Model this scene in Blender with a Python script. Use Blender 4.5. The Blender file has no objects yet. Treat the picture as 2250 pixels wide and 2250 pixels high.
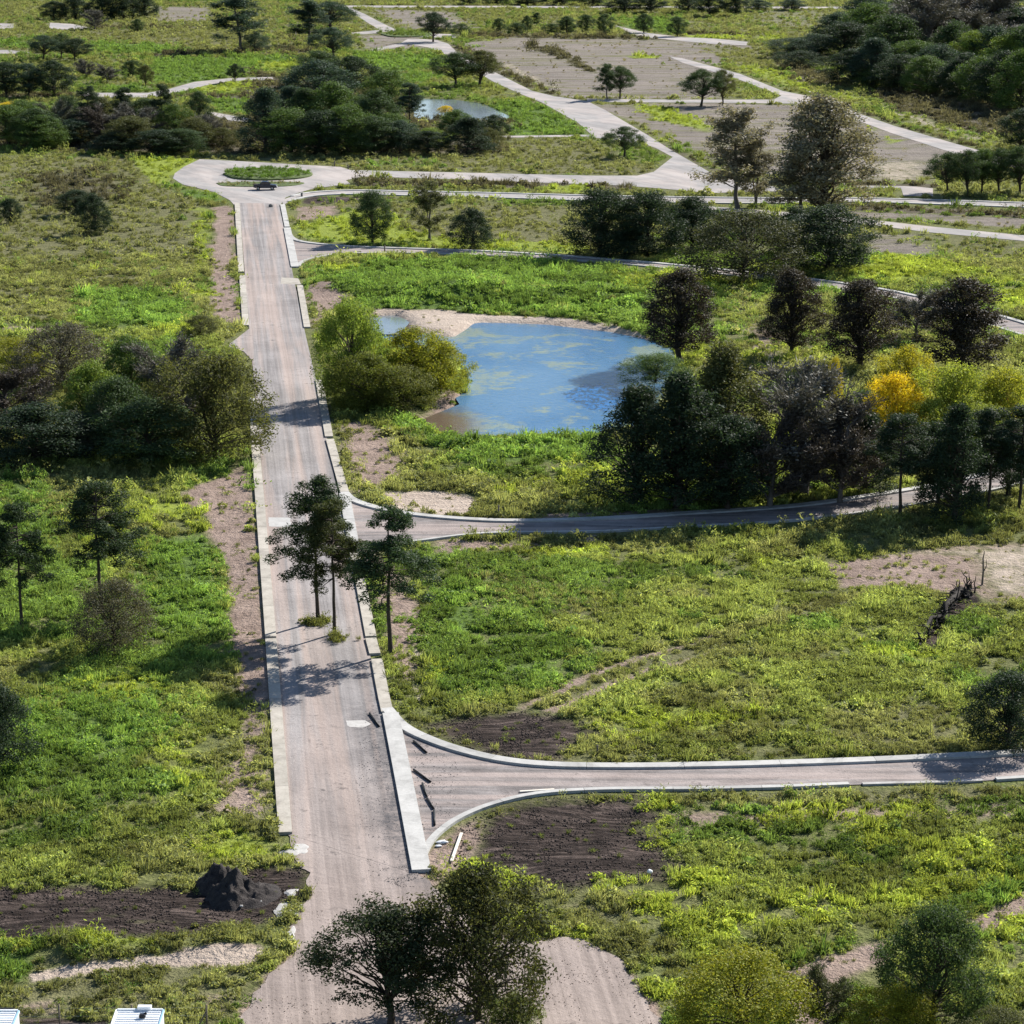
import bpy, bmesh, math, random
import numpy as np
from mathutils import Vector, Matrix
from mathutils.geometry import tessellate_polygon

# ---------------------------------------------------------------- camera, sky, sun, exposure
scn = bpy.context.scene
COL = scn.collection
R = math.radians
cam_d = bpy.data.cameras.new('camera'); cam = bpy.data.objects.new('camera', cam_d); COL.objects.link(cam)
cam.location = (0, 0, 65.0)
cam.rotation_euler = (R(90) - math.atan(1425/5400), 0, 0)
cam_d.sensor_width = 36.0; cam_d.lens = 86.4
cam_d.clip_start = 1.0; cam_d.clip_end = 20000
scn.camera = cam
SUN_AZ, SUN_EL = R(43.5), R(33.5)           # clockwise from +Y, above the horizon
world = bpy.data.worlds.new('World'); scn.world = world; world.use_nodes = True
wn = world.node_tree.nodes; wl = world.node_tree.links; wn.clear()
sky = wn.new('ShaderNodeTexSky'); sky.sky_type = 'NISHITA'; sky.sun_disc = False
sky.sun_elevation = SUN_EL; sky.sun_rotation = SUN_AZ; sky.dust_density = 0.3; sky.ozone_density = 2.0
bg = wn.new('ShaderNodeBackground'); bg.inputs['Strength'].default_value = 0.068
wo = wn.new('ShaderNodeOutputWorld'); wl.new(sky.outputs[0], bg.inputs['Color']); wl.new(bg.outputs[0], wo.inputs['Surface'])
sd = bpy.data.lights.new('sun', 'SUN'); sd.energy = 5.0; sd.angle = R(0.5); sd.color = (1.0, 0.95, 0.87)
so = bpy.data.objects.new('sun', sd); COL.objects.link(so)
to_sun = Vector((math.sin(SUN_AZ)*math.cos(SUN_EL), math.cos(SUN_AZ)*math.cos(SUN_EL), math.sin(SUN_EL)))
so.rotation_euler = to_sun.to_track_quat('Z', 'Y').to_euler(); so.location = (0, 0, 300)
scn.view_settings.view_transform = 'Standard'; scn.view_settings.look = 'None'
scn.view_settings.exposure = 1.05; scn.view_settings.gamma = 1.0; scn.view_settings.use_curve_mapping = False
scn.cycles.max_bounces = 4; scn.cycles.diffuse_bounces = 2; scn.cycles.glossy_bounces = 2; scn.cycles.transparent_max_bounces = 2; scn.cycles.transmission_bounces = 2

rng = np.random.default_rng(7)

# ---------------------------------------------------------------- helpers
def mesh_np(name, verts, faces, mats=(), smooth=False):
    """verts (N,3), faces (M,k) arrays with one face size"""
    verts = np.asarray(verts, dtype=np.float32); faces = np.asarray(faces, dtype=np.int32)
    me = bpy.data.meshes.new(name); k = faces.shape[1]; m = len(faces)
    me.vertices.add(len(verts)); me.vertices.foreach_set('co', verts.ravel())
    me.loops.add(m*k); me.loops.foreach_set('vertex_index', faces.ravel())
    me.polygons.add(m); me.polygons.foreach_set('loop_start', np.arange(0, m*k, k, dtype=np.int32))
    try: me.polygons.foreach_set('loop_total', np.full(m, k, dtype=np.int32))
    except Exception: pass
    if smooth: me.polygons.foreach_set('use_smooth', np.ones(m, dtype=bool))
    me.update(calc_edges=True); me.validate()
    for mt in mats: me.materials.append(mt)
    return me
def obj(name, me, parent=None, loc=(0,0,0)):
    o = bpy.data.objects.new(name, me); COL.objects.link(o); o.location = loc
    if parent: o.parent = parent
    return o
def empty(name, loc, rz=0.0):
    o = bpy.data.objects.new(name, None); COL.objects.link(o); o.location = loc; o.rotation_euler = (0,0,rz); o.empty_display_size = 0.5
    return o
def tag(o, label=None, cat=None, group=None, kind=None):
    if label: o['label'] = label
    if cat: o['category'] = cat
    if group: o['group'] = group
    if kind: o['kind'] = kind
    return o
def bm_mesh(name, bm, mat, smooth=False):
    bmesh.ops.recalc_face_normals(bm, faces=bm.faces)
    me = bpy.data.meshes.new(name); bm.to_mesh(me); bm.free()
    if smooth:
        for p in me.polygons: p.use_smooth = True
    if mat: me.materials.append(mat)
    return me
def add_box(bm, c, s, rz=0.0, bevel=0.0):
    m = Matrix.Translation(c) @ Matrix.Rotation(rz, 4, 'Z') @ Matrix.Diagonal((s[0], s[1], s[2], 1))
    r = bmesh.ops.create_cube(bm, size=1.0, matrix=m)
    if bevel > 0:
        es = list({e for v in r['verts'] for e in v.link_edges})
        bmesh.ops.bevel(bm, geom=es, offset=bevel, segments=2, affect='EDGES', profile=0.5)
def add_cyl(bm, a, b, r0, r1=None, n=10):
    a = Vector(a); b = Vector(b); d = b-a; r1 = r0 if r1 is None else r1
    q = d.to_track_quat('Z', 'Y').to_matrix().to_4x4()
    bmesh.ops.create_cone(bm, cap_ends=True, segments=n, radius1=r0, radius2=r1, depth=d.length, matrix=Matrix.Translation((a+b)/2) @ q)

def hash2(ix, iy, s):
    n = (ix.astype(np.int64)*374761393 + iy.astype(np.int64)*668265263 + s*974711) & 0x7fffffff
    n = ((n ^ (n >> 13)) * 1274126177) & 0x7fffffff
    return ((n ^ (n >> 16)) & 0xffff) / 65535.0
def vnoise(x, y, scale, seed=0, octaves=3):
    out = np.zeros_like(x); amp = 1.0; tot = 0
    for o in range(octaves):
        fx = x/scale; fy = y/scale; ix = np.floor(fx); iy = np.floor(fy); tx = fx-ix; ty = fy-iy
        tx = tx*tx*(3-2*tx); ty = ty*ty*(3-2*ty); s = seed + o*17
        a = hash2(ix, iy, s); b = hash2(ix+1, iy, s); c = hash2(ix, iy+1, s); d = hash2(ix+1, iy+1, s)
        out += amp*((a*(1-tx)+b*tx)*(1-ty) + (c*(1-tx)+d*tx)*ty); tot += amp; amp *= 0.5; scale *= 0.5
    return out/tot
def sdist(px, py, poly):
    """signed distance, positive inside"""
    P = np.asarray(poly, dtype=float); Q = np.roll(P, -1, axis=0)
    d2 = np.full(px.shape, 1e18); ins = np.zeros(px.shape, dtype=bool)
    for (ax, ay), (bx, by) in zip(P, Q):
        ex, ey = bx-ax, by-ay; L = ex*ex+ey*ey+1e-12
        t = np.clip(((px-ax)*ex+(py-ay)*ey)/L, 0, 1)
        d2 = np.minimum(d2, (px-ax-t*ex)**2 + (py-ay-t*ey)**2)
        cr = ((ay > py) != (by > py)) & (px < (bx-ax)*(py-ay)/((by-ay) if abs(by-ay) > 1e-9 else 1e-9)+ax)
        ins ^= cr
    d = np.sqrt(d2); return np.where(ins, d, -d)
def sdist_box(px, py, poly, pad):
    """as sdist, evaluated only near the polygon (elsewhere a large negative number)"""
    P = np.asarray(poly); out = np.full(px.shape, -1e6)
    k = (px > P[:,0].min()-pad) & (px < P[:,0].max()+pad) & (py > P[:,1].min()-pad) & (py < P[:,1].max()+pad)
    if k.any(): out[k] = sdist(px[k], py[k], poly)
    return out
def resample(pts, step):
    P = np.asarray(pts, dtype=float); seg = np.linalg.norm(np.diff(P, axis=0), axis=1); L = np.concatenate([[0], np.cumsum(seg)])
    n = max(2, int(round(L[-1]/step))+1); t = np.linspace(0, L[-1], n)
    return np.stack([np.interp(t, L, P[:,i]) for i in range(P.shape[1])], axis=1)
def smooth_line(pts, step=1.5):
    """Catmull-Rom through the points, then even steps"""
    P = [np.array(p, float) for p in pts]; P = [2*P[0]-P[1]] + P + [2*P[-1]-P[-2]]; out = []
    for i in range(1, len(P)-2):
        p0, p1, p2, p3 = P[i-1:i+3]
        d0, d1, d2 = (max(np.linalg.norm(b-a), 1e-6)**0.5 for a, b in ((p0,p1),(p1,p2),(p2,p3)))
        m1 = (p1-p0)/d0-(p2-p0)/(d0+d1)+(p2-p1)/d1; m2 = (p2-p1)/d1-(p3-p1)/(d1+d2)+(p3-p2)/d2; m1 *= d1; m2 *= d1
        for t in np.linspace(0, 1, 12, endpoint=False):
            out.append((2*t**3-3*t**2+1)*p1 + (t**3-2*t**2+t)*m1 + (-2*t**3+3*t**2)*p2 + (t**3-t**2)*m2)
    out.append(P[-2]); return resample(out, step)
def offset(line, d):
    t = np.gradient(line, axis=0); t /= np.linalg.norm(t, axis=1)[:,None]+1e-9
    return line + np.stack([-t[:,1], t[:,0]], axis=1)*d

# ---------------------------------------------------------------- materials
def new_mat(name):
    m = bpy.data.materials.new(name); m.use_nodes = True; nt = m.node_tree; nt.nodes.clear()
    out = nt.nodes.new('ShaderNodeOutputMaterial'); b = nt.nodes.new('ShaderNodeBsdfPrincipled')
    nt.links.new(b.outputs[0], out.inputs['Surface']); b.inputs['Roughness'].default_value = 0.9
    b.inputs['Specular IOR Level'].default_value = 0.2
    return m, nt, b, out
class NT:
    def __init__(s, nt): s.nt = nt
    def n(s, t, **k):
        x = s.nt.nodes.new(t)
        for a, v in k.items(): setattr(x, a, v)
        return x
    def l(s, a, b): s.nt.links.new(a, b)
    def val(s, v):
        x = s.n('ShaderNodeValue'); x.outputs[0].default_value = v; return x.outputs[0]
    def math(s, op, a, b=None, c=None, clamp=False):
        x = s.n('ShaderNodeMath', operation=op, use_clamp=clamp)
        for i, v in enumerate((a, b, c)):
            if v is None: continue
            if hasattr(v, 'is_linked') or hasattr(v, 'links'): s.l(v, x.inputs[i])
            else: x.inputs[i].default_value = v
        return x.outputs[0]
    def mix(s, f, a, b, mode='MIX'):
        x = s.n('ShaderNodeMix', data_type='RGBA', blend_type=mode)
        for sock, v in ((x.inputs[0], f), (x.inputs[6], a), (x.inputs[7], b)):
            if hasattr(v, 'links'): s.l(v, sock)
            elif isinstance(v, (int, float)): sock.default_value = v
            else: sock.default_value = (*v, 1) if len(v) == 3 else v
        return x.outputs[2]
    def noise(s, vec, scale, detail=4, rough=0.6, dist=0.0):
        x = s.n('ShaderNodeTexNoise'); x.inputs['Scale'].default_value = scale; x.inputs['Detail'].default_value = detail
        x.inputs['Roughness'].default_value = rough; x.inputs['Distortion'].default_value = dist
        if vec is not None: s.l(vec, x.inputs['Vector'])
        return x.outputs['Fac']
    def mapping(s, vec, scale=(1,1,1), rot=(0,0,0)):
        x = s.n('ShaderNodeMapping'); x.inputs['Scale'].default_value = scale; x.inputs['Rotation'].default_value = rot; s.l(vec, x.inputs['Vector']); return x.outputs[0]
    def ramp(s, f, stops):
        x = s.n('ShaderNodeValToRGB'); e = x.color_ramp.elements
        while len(e) < len(stops): e.new(0.5)
        for i, (p, c) in enumerate(stops): e[i].position = p; e[i].color = (*c, 1) if len(c) == 3 else c
        s.l(f, x.inputs[0]); return x.outputs[0]
    def mapr(s, v, a, b, c=0.0, d=1.0, smooth=False):
        x = s.n('ShaderNodeMapRange'); x.clamp = True
        if smooth: x.interpolation_type = 'SMOOTHSTEP'
        s.l(v, x.inputs[0])
        for i, q in enumerate((a, b, c, d)): x.inputs[i+1].default_value = q
        return x.outputs[0]
    def bump(s, h, strength, dist):
        x = s.n('ShaderNodeBump'); x.inputs['Strength'].default_value = strength; x.inputs['Distance'].default_value = dist; s.l(h, x.inputs['Height']); return x.outputs[0]

KINDS = ['lush', 'lime', 'olive', 'dry', 'soil', 'dark', 'sand', 'brush']
GCOL = {'meadow': ((0.085,0.098,0.036), (0.175,0.185,0.074)), 'lush': ((0.070,0.115,0.030), (0.135,0.195,0.050)), 'lime': ((0.16,0.20,0.035), (0.26,0.31,0.060)),
        'olive': ((0.090,0.094,0.046), (0.185,0.178,0.090)), 'dry': ((0.105,0.093,0.080), (0.30,0.262,0.232)), 'soil': ((0.16,0.118,0.098), (0.36,0.278,0.235)),
        'dark': ((0.007,0.006,0.006), (0.125,0.097,0.086)), 'sand': ((0.30,0.24,0.20), (0.52,0.44,0.37)), 'brush': ((0.065,0.060,0.042), (0.15,0.13,0.095))}
def ground_mat():
    m, nt, b, out = new_mat('ground'); g = NT(nt)
    pos = g.n('ShaderNodeNewGeometry').outputs['Position']
    nb = g.math('ADD', g.math('MULTIPLY', g.noise(pos, 0.09, 5, 0.62), 0.6), g.math('MULTIPLY', g.noise(g.mapping(pos, (0.6,1,1)), 0.022, 4, 0.6), 0.4)); nm = g.noise(pos, 0.55, 5, 0.65); nf = g.noise(pos, 2.6, 4, 0.65)
    fine = g.math('ADD', g.math('MULTIPLY', nm, 0.55), g.math('MULTIPLY', nf, 0.45))
    fine = g.mapr(fine, 0.36, 0.64)
    edge = g.math('ADD', g.math('MULTIPLY', g.math('SUBTRACT', nm, 0.5), 1.5), g.math('MULTIPLY', g.math('SUBTRACT', nf, 0.5), 0.9))
    streak = g.noise(g.mapping(pos, (0.10, 1.5, 1.0), (0,0,R(-4))), 1.0, 4, 0.6, 0.6)      # plough and mowing lines
    wob = g.n('ShaderNodeVectorMath', operation='MULTIPLY_ADD'); nz = g.n('ShaderNodeTexNoise'); nz.inputs['Scale'].default_value = 0.07; g.l(pos, nz.inputs['Vector']); g.l(nz.outputs['Color'], wob.inputs[0]); wob.inputs[1].default_value = (15,15,0); g.l(pos, wob.inputs[2])
    furrow = g.mapr(g.noise(g.mapping(wob.outputs[0], (0.20, 1.3, 1.0), (0,0,R(8))), 1.0, 5, 0.7, 1.5), 0.36, 0.62)
    col = g.mix(fine, *GCOL['meadow'])
    col = g.mix(g.mapr(nb, 0.48, 0.66, 0, 0.75), col, g.mix(fine, *GCOL['olive']))
    col = g.mix(g.mapr(nb, 0.46, 0.34, 0, 0.5), col, g.mix(fine, *GCOL['lush']))
    at = []
    for nm_ in ('zone_a', 'zone_b'):
        a = g.n('ShaderNodeAttribute', attribute_name=nm_, attribute_type='GEOMETRY'); sp = g.n('ShaderNodeSeparateColor'); g.l(a.outputs['Color'], sp.inputs[0])
        at += [sp.outputs[0], sp.outputs[1], sp.outputs[2], a.outputs['Alpha']]
    for k, w in zip(KINDS, at):
        f = g.math('ADD', w, g.math('MULTIPLY', edge, g.math('MULTIPLY', w, g.math('SUBTRACT', 1.25, w))))
        f = g.mapr(f, 0.25, 0.75, smooth=True)
        lo, hi = GCOL[k]
        t = fine
        if k == 'dark': t = g.math('ADD', g.math('MULTIPLY', fine, 0.35), g.math('MULTIPLY', g.math('POWER', furrow, 1.5), 0.75))
        if k in ('dry', 'sand'): t = g.math('ADD', g.math('MULTIPLY', fine, 0.3), g.math('MULTIPLY', g.math('ADD', g.mapr(streak, 0.35, 0.65), g.mapr(g.noise(g.mapping(pos, (0.028, 0.16, 1.0), (0,0,R(-24))), 1.0, 5, 0.65, 0.8), 0.38, 0.62)), 0.35))
        if k == 'soil': t = g.math('ADD', g.math('MULTIPLY', fine, 0.6), g.math('MULTIPLY', g.mapr(g.noise(pos, 0.28, 5, 0.6, 0.8), 0.35, 0.65), 0.4))
        kc = g.mix(t, lo, hi)
        if k == 'dry': kc = g.mix(g.mapr(g.noise(g.mapping(pos, (0.03, 0.13, 1.0), (0,0,R(-18))), 1.0, 5, 0.65, 1.0), 0.50, 0.60, 0, 0.75), kc, g.mix(fine, *GCOL['olive']))
        col = g.mix(f, col, kc)
    g.l(col, b.inputs['Base Color']); b.inputs['Roughness'].default_value = 1.0; b.inputs['Specular IOR Level'].default_value = 0.05
    h = g.math('ADD', g.math('MULTIPLY', fine, 0.5), g.math('MULTIPLY', furrow, at[5]))
    h = g.math('ADD', h, g.math('MULTIPLY', nf, 0.35))
    g.l(g.bump(h, 0.9, 0.35), b.inputs['Normal'])
    return m
def road_mat(name, lo, hi, tint, along=(1.5, 0.014), rot=0.0, blotch=0.12, gravel=0.5, earth=None):
    m, nt, b, out = new_mat(name); g = NT(nt)
    pos = g.n('ShaderNodeNewGeometry').outputs['Position']
    def st_(a, c, d, dist): return g.noise(g.mapping(g.mapping(pos, (1,1,1), (0,0,rot)), (a, c, 1)), 1.0, d, 0.62, dist)
    st = st_(along[0], along[1], 5, 0.7); st2 = st_(along[0]*0.3, along[1]*0.9, 4, 0.5); st3 = st_(along[0]*1.6, along[1]*3.0, 4, 1.5)
    bl = g.noise(pos, blotch, 6, 0.66, 0.5); fn = g.noise(pos, 2.6, 5, 0.75); cl = g.noise(pos, 0.75, 4, 0.7, 0.4)
    t = g.math('ADD', g.math('MULTIPLY', g.mapr(st, 0.40, 0.61), 0.42), g.math('MULTIPLY', g.mapr(fn, 0.3, 0.7), 0.2))
    t = g.math('ADD', t, g.math('ADD', g.math('MULTIPLY', g.mapr(bl, 0.38, 0.62), 0.34), g.math('MULTIPLY', g.mapr(st3, 0.35, 0.65), 0.15)))
    c = g.mix(t, lo, hi); c = g.mix(g.mapr(st2, 0.44, 0.60, 0, 0.9), c, g.mix(t, tint, tuple(min(1, v*1.5) for v in tint)))
    if earth:
        sx = g.n('ShaderNodeSeparateXYZ'); g.l(pos, sx.inputs[0]); fe = g.mapr(g.math('ADD', sx.outputs[1], g.math('MULTIPLY', g.math('SUBTRACT', st2, 0.5), 60)), 178, 146, 0, 1)
        c = g.mix(fe, c, g.mix(t, *earth))
    dk = g.math('MULTIPLY', g.mapr(g.math('ADD', g.math('MULTIPLY', cl, 0.6), g.math('MULTIPLY', fn, 0.4)), 0.55, 0.66), g.mapr(bl, 0.45, 0.58))
    c = g.mix(g.math('MULTIPLY', dk, gravel), c, tuple(v*0.38 for v in lo))
    if earth:       # loose dark gravel along the right edge near the junction
        dt = g.n('ShaderNodeVectorMath', operation='DOT_PRODUCT'); ra, rb = RIGHT_A, RIGHT_B; dx, dy = rb[0]-ra[0], rb[1]-ra[1]; ln = math.hypot(dx, dy); nx_, ny_ = dy/ln, -dx/ln
        dt.inputs[1].default_value = (nx_, ny_, 0); g.l(pos, dt.inputs[0]); lat = g.math('ABSOLUTE', g.math('SUBTRACT', dt.outputs['Value'], ra[0]*nx_+ra[1]*ny_))
        ge = g.math('MULTIPLY', g.mapr(g.math('ADD', lat, g.math('MULTIPLY', g.math('SUBTRACT', bl, 0.5), 6)), 3.2, 0.4), g.mapr(sx.outputs[1], 196, 182)); ge = g.math('MULTIPLY', ge, g.mapr(sx.outputs[1], 148, 153))
        c = g.mix(g.math('MULTIPLY', ge, g.mapr(g.math('ADD', g.math('MULTIPLY', fn, 0.6), g.math('MULTIPLY', cl, 0.4)), 0.42, 0.58, 0.1, 0.95)), c, (0.085,0.083,0.088))
    g.l(c, b.inputs['Base Color']); b.inputs['Roughness'].default_value = 0.95; b.inputs['Specular IOR Level'].default_value = 0.12
    g.l(g.bump(g.math('ADD', fn, cl), 0.6, 0.10), b.inputs['Normal']); return m
def plain_mat(name, lo, hi, scale=1.5, rough=0.9, bump=0.3, bd=0.02, metal=0.0, spec=0.2, vary=0.0):
    m, nt, b, out = new_mat(name); g = NT(nt)
    pos = g.n('ShaderNodeTexCoord').outputs['Object']; n1 = g.noise(pos, scale, 5, 0.65); n2 = g.noise(pos, scale*7, 3, 0.6)
    t = g.mapr(g.math('ADD', g.math('MULTIPLY', n1, 0.65), g.math('MULTIPLY', n2, 0.35)), 0.33, 0.67)
    c = g.mix(t, lo, hi)
    if vary:
        sn = g.noise(pos, scale*0.45, 6, 0.7, 0.8); c = g.mix(g.mapr(sn, 0.52, 0.68, 0, 0.55), c, tuple(v*0.55 for v in lo))
        hv = g.n('ShaderNodeHueSaturation'); g.l(c, hv.inputs['Color']); g.l(g.mapr(g.n('ShaderNodeObjectInfo').outputs['Random'], 0, 1, 1-vary/2, 1+vary/2), hv.inputs['Value']); c = hv.outputs[0]
    g.l(c, b.inputs['Base Color']); b.inputs['Roughness'].default_value = rough; b.inputs['Metallic'].default_value = metal; b.inputs['Specular IOR Level'].default_value = spec
    g.l(g.bump(n2, bump, bd), b.inputs['Normal']); return m
def leaf_mat(name, attr, transl=0.35, var=0.85):
    """colour from the object (trees) or from the instance (weeds), a different brightness for each leaf"""
    m, nt, b, out = new_mat(name); g = NT(nt)
    if attr: c = g.n('ShaderNodeAttribute', attribute_name=attr, attribute_type='INSTANCER').outputs['Color']
    else: c = g.n('ShaderNodeObjectInfo').outputs['Color']
    rnd = g.n('ShaderNodeNewGeometry').outputs['Random Per Island']
    v = g.mapr(rnd, 0, 1, 1-var*0.5, 1+var*0.5)
    hv = g.n('ShaderNodeHueSaturation'); g.l(c, hv.inputs['Color']); g.l(v, hv.inputs['Value'])
    hr = g.mapr(g.math('FRACT', g.math('MULTIPLY', rnd, 37.7)), 0, 1, 0.485, 0.515); g.l(hr, hv.inputs['Hue'])
    g.l(hv.outputs[0], b.inputs['Base Color']); b.inputs['Roughness'].default_value = 0.65; b.inputs['Specular IOR Level'].default_value = 0.15
    tr = g.n('ShaderNodeBsdfTranslucent'); g.l(g.mix(1.0, hv.outputs[0], (1.25, 1.2, 0.7), 'MULTIPLY'), tr.inputs['Color'])
    mx = g.n('ShaderNodeMixShader'); mx.inputs[0].default_value = transl; g.l(b.outputs[0], mx.inputs[1]); g.l(tr.outputs[0], mx.inputs[2]); g.l(mx.outputs[0], out.inputs['Surface'])
    return m
M = {}
M['ground'] = ground_mat()
RD = math.atan2(38.7, 325.5)
RIGHT_A, RIGHT_B = [(-6.55,152.12)][0], [(-14.09,215.61)][0]
M['road'] = road_mat('road_surface', (0.128,0.119,0.117), (0.325,0.303,0.298), (0.262,0.214,0.192), rot=-RD, gravel=0.8, earth=((0.15,0.124,0.113), (0.36,0.300,0.272)))
M['track'] = M['road']
M['street'] = road_mat('street_surface', (0.085,0.076,0.074), (0.30,0.273,0.266), (0.255,0.213,0.197), along=(0.09, 0.8), blotch=0.3, gravel=1.0)
M['farroad'] = road_mat('far_road_surface', (0.20,0.19,0.187), (0.33,0.315,0.308), (0.29,0.258,0.243), along=(0.4, 0.06), rot=R(-30), blotch=0.05, gravel=0.2)
M['concrete_old'] = plain_mat('weathered_concrete', (0.28,0.255,0.22), (0.44,0.41,0.36), 0.8, vary=0.2)
M['concrete_new'] = plain_mat('fresh_concrete', (0.315,0.310,0.298), (0.455,0.448,0.432), 0.6, vary=0.2)
M['concrete_cap'] = plain_mat('rough_concrete', (0.30,0.29,0.275), (0.46,0.445,0.43), 1.4, vary=0.2)
M['bark'] = plain_mat('bark', (0.035,0.027,0.021), (0.085,0.068,0.055), 3.0, bump=0.8, bd=0.05)
M['bark_grey'] = plain_mat('grey_bark', (0.085,0.075,0.066), (0.17,0.15,0.135), 3.0, bump=0.8, bd=0.05)
M['leaf'] = leaf_mat('leaves', None, 0.32)
M['twig'] = leaf_mat('twigs', None, 0.12, 0.7)
M['weed'] = leaf_mat('weed_leaves', 'tint', 0.52, 0.8)

# ---------------------------------------------------------------- ground zones (world metres)
ZONES = []
def Z(kind, poly, w=1.0, feather=2.0): ZONES.append((kind, poly, w, feather))
# far fields
Z('olive', [(-319.32,1234.32),(330.52,1234.32),(230.6,855.97),(85.9,817.16),(-21.55,945.52),(-113.34,855.97),(-222.78,855.97)], .55, 25)
Z('dry', [(-19.57,933.34),(-0.88,965.68),(64.97,950.48),(89.91,921.45),(68.74,826.54),(58.63,855.97),(71.56,790.25),(60.35,707.64),(15.1,716.13),(-5.23,817.16)], .95, 5)
Z('dry', [(21.01,693.91),(60.71,696.62),(85.3,688.57),(95.95,624.63),(106.4,574.1),(88.12,520.73),(72.71,520.73),(47.52,541.54),(39.12,598.33)], .9, 4)
Z('dry', [(-168.06,1178.52),(-140.23,1178.52),(-127.26,1067.94),(-154.46,1067.94)], .85, 8)
Z('dry', [(-68.7,1163.48),(-25.86,1138.06),(-12.07,1019.98),(-45,1008.65)], .75, 8)
Z('dry', [(-60.05,984.03),(-34.68,976.08),(-29.12,912.16),(-54.66,894.12)], .8, 6)
Z('dry', [(108.19,1156.11),(151.36,1148.82),(134.64,1019.98),(96.71,1031.57)], .45, 8)
Z('dry', [(120.89,641.52),(124.15,588.4),(122.18,578.79),(102.71,678.11)], .6, 4)
Z('lush', [(-207.45,960.56),(-185.48,955.5),(-175.51,907.58),(-199.15,921.45)], .95, 4)
Z('lush', [(-157.83,935.75),(-131.23,928.55),(-113.93,885.35),(-148.41,878.89)], .95, 4)
Z('olive', [(-168.06,997.56),(-102.1,992.1),(-95.91,930.93),(-158.63,940.61)], .7, 5)
Z('lush', [(-124.87,860.05),(-74.08,872.52),(-69.16,813.47),(-89.78,785.08),(-102.21,749.06),(-112.04,765.02)], .95, 4)
Z('lime', [(-86.72,840.02),(-72.03,847.92),(-70.65,813.47),(-83.66,809.81)], .8, 4)
Z('lime', [(-95.65,745.94),(-87.53,765.02),(-77.68,771.59),(-75.96,733.73),(-92.7,727.77)], .9, 3)
Z('lush', [(-87.29,710.45),(-72.96,710.45),(-67.47,655.68),(-80.94,673)], .9, 3)
Z('lush', [(-124.16,749.06),(-111.34,765.02),(-106.89,733.73),(-119.81,726.3)], .8, 3)
Z('lush', [(-54.94,885.35),(-27.28,878.89),(-21.29,832.27),(-31.56,802.59),(-49.82,813.47)], 1, 3)
Z('lush', [(-37.27,799.03),(-22.65,799.03),(-23.71,761.77),(-36.96,761.77)], .9, 3)
Z('lush', [(-3.06,665.47),(-7.61,691.23),(0.65,711.86),(10.66,683.3),(19.71,611.73),(-1.68,608.59)], 1, 3)
Z('lime', [(-1.96,711.86),(4.66,726.3),(4.44,691.23),(-1.91,693.91)], .7, 3)
Z('lush', [(44.75,1093.62),(74.15,1087.09),(65.26,981.37),(47.35,1019.98)], .85, 5)
Z('lime', [(69.57,992.1),(92.57,986.7),(90.16,960.56),(67.4,960.56)], .9, 4)
Z('lime', [(96.04,976.08),(105.82,976.08),(103.62,955.5),(94.05,955.5)], .9, 3)
Z('lime', [(74.1,836.13),(84.4,817.16),(92.23,745.94),(88.7,727.77),(84.03,745.94),(75.26,799.03)], .85, 4)
Z('lime', [(95.18,726.3),(101.23,721.91),(97.23,702.09),(93.15,710.45)], .7, 3)
Z('lime', [(33.04,692.57),(43.51,687.24),(52.83,631.28),(48.99,619.19),(37.68,650.89)], .75, 3)
Z('lime', [(19.24,699.34),(25.06,665.47),(37.9,596.32),(35.9,590.36),(22.92,639.22),(17.31,688.57)], .7, 2.5)
Z('lime', [(91.62,634.66),(94.21,632.4),(92.03,621.36),(90.21,624.63)], .7, 2)
Z('lime', [(90.86,605.47),(94.45,603.41),(92.52,594.32),(89.52,596.32)], .9, 2)
Z('lime', [(41.62,876.76),(52.69,874.64),(51.83,860.05),(40.84,860.05)], .8, 2)
Z('brush', [(88.33,855.97),(96.79,820.89),(104.14,785.08),(98.46,741.32),(88.93,765.02)], .8, 4)
Z('brush', [(104.53,745.94),(131.09,733.73),(137.28,670.47),(121.12,603.41),(116.04,621.36),(105.66,673)], .9, 3)
Z('olive', [(68.93,933.34),(93.82,894.12),(85.9,817.16),(72.57,836.13)], .7, 5)
for a in ([(-128.16,883.19),(-69.85,900.8),(-69.01,889.71),(-126.64,872.52)], [(-100.84,719.01),(-74.62,720.46),(-73.9,713.28),(-99.86,711.86)], [(-197.18,912.16),(-173.77,894.12),(-172.52,887.53),(-195.73,905.31)], [(-157.12,723.37),(-125.8,726.3),(-123.84,714.7),(-154.68,711.86)], [(-173.21,1028.65),(-105.51,1025.74),(-104.92,1019.98),(-171.78,1019.98)], [(-29.58,984.03),(13.34,976.08),(65.65,960.56),(64.97,950.48),(13.16,963.12),(-29.19,970.85)],
          [(5.94,930.93),(17.13,894.12),(24.93,826.54),(27.33,808),(25.57,799.03),(16.61,866.24),(5.82,912.16)], [(-23.77,930.93),(-5.23,817.16),(15.1,716.13),(13.68,710.45),(-6.63,806.19),(-25.21,921.45)], [(69.57,992.1),(92.08,981.37),(91.59,976.08),(69.02,984.03)], [(17.82,693.91),(25.72,650.89),(36.62,593.32),(45.7,531.74),(44.46,528.55),(35.24,588.4),(24.26,643.84)], [(87.31,716.13),(98.83,643.84),(109.32,590.36),(108.62,586.45),(97.96,638.07),(86.47,709.04)]):
    Z('brush', a, 1.0, 2.0)
Z('dry', [(-14.36,926.17),(0.84,926.17),(24.01,749.06),(15.31,726.3)], .5, 4)
Z('sand', [(-3.06,836.13),(-0.76,836.13),(13.03,749.06),(10.93,745.94)], .8, 2)
Z('sand', [(101.15,684.61),(107.34,667.96),(116.12,603.41),(112.59,596.32),(106.05,630.16)], .6, 3)
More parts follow.
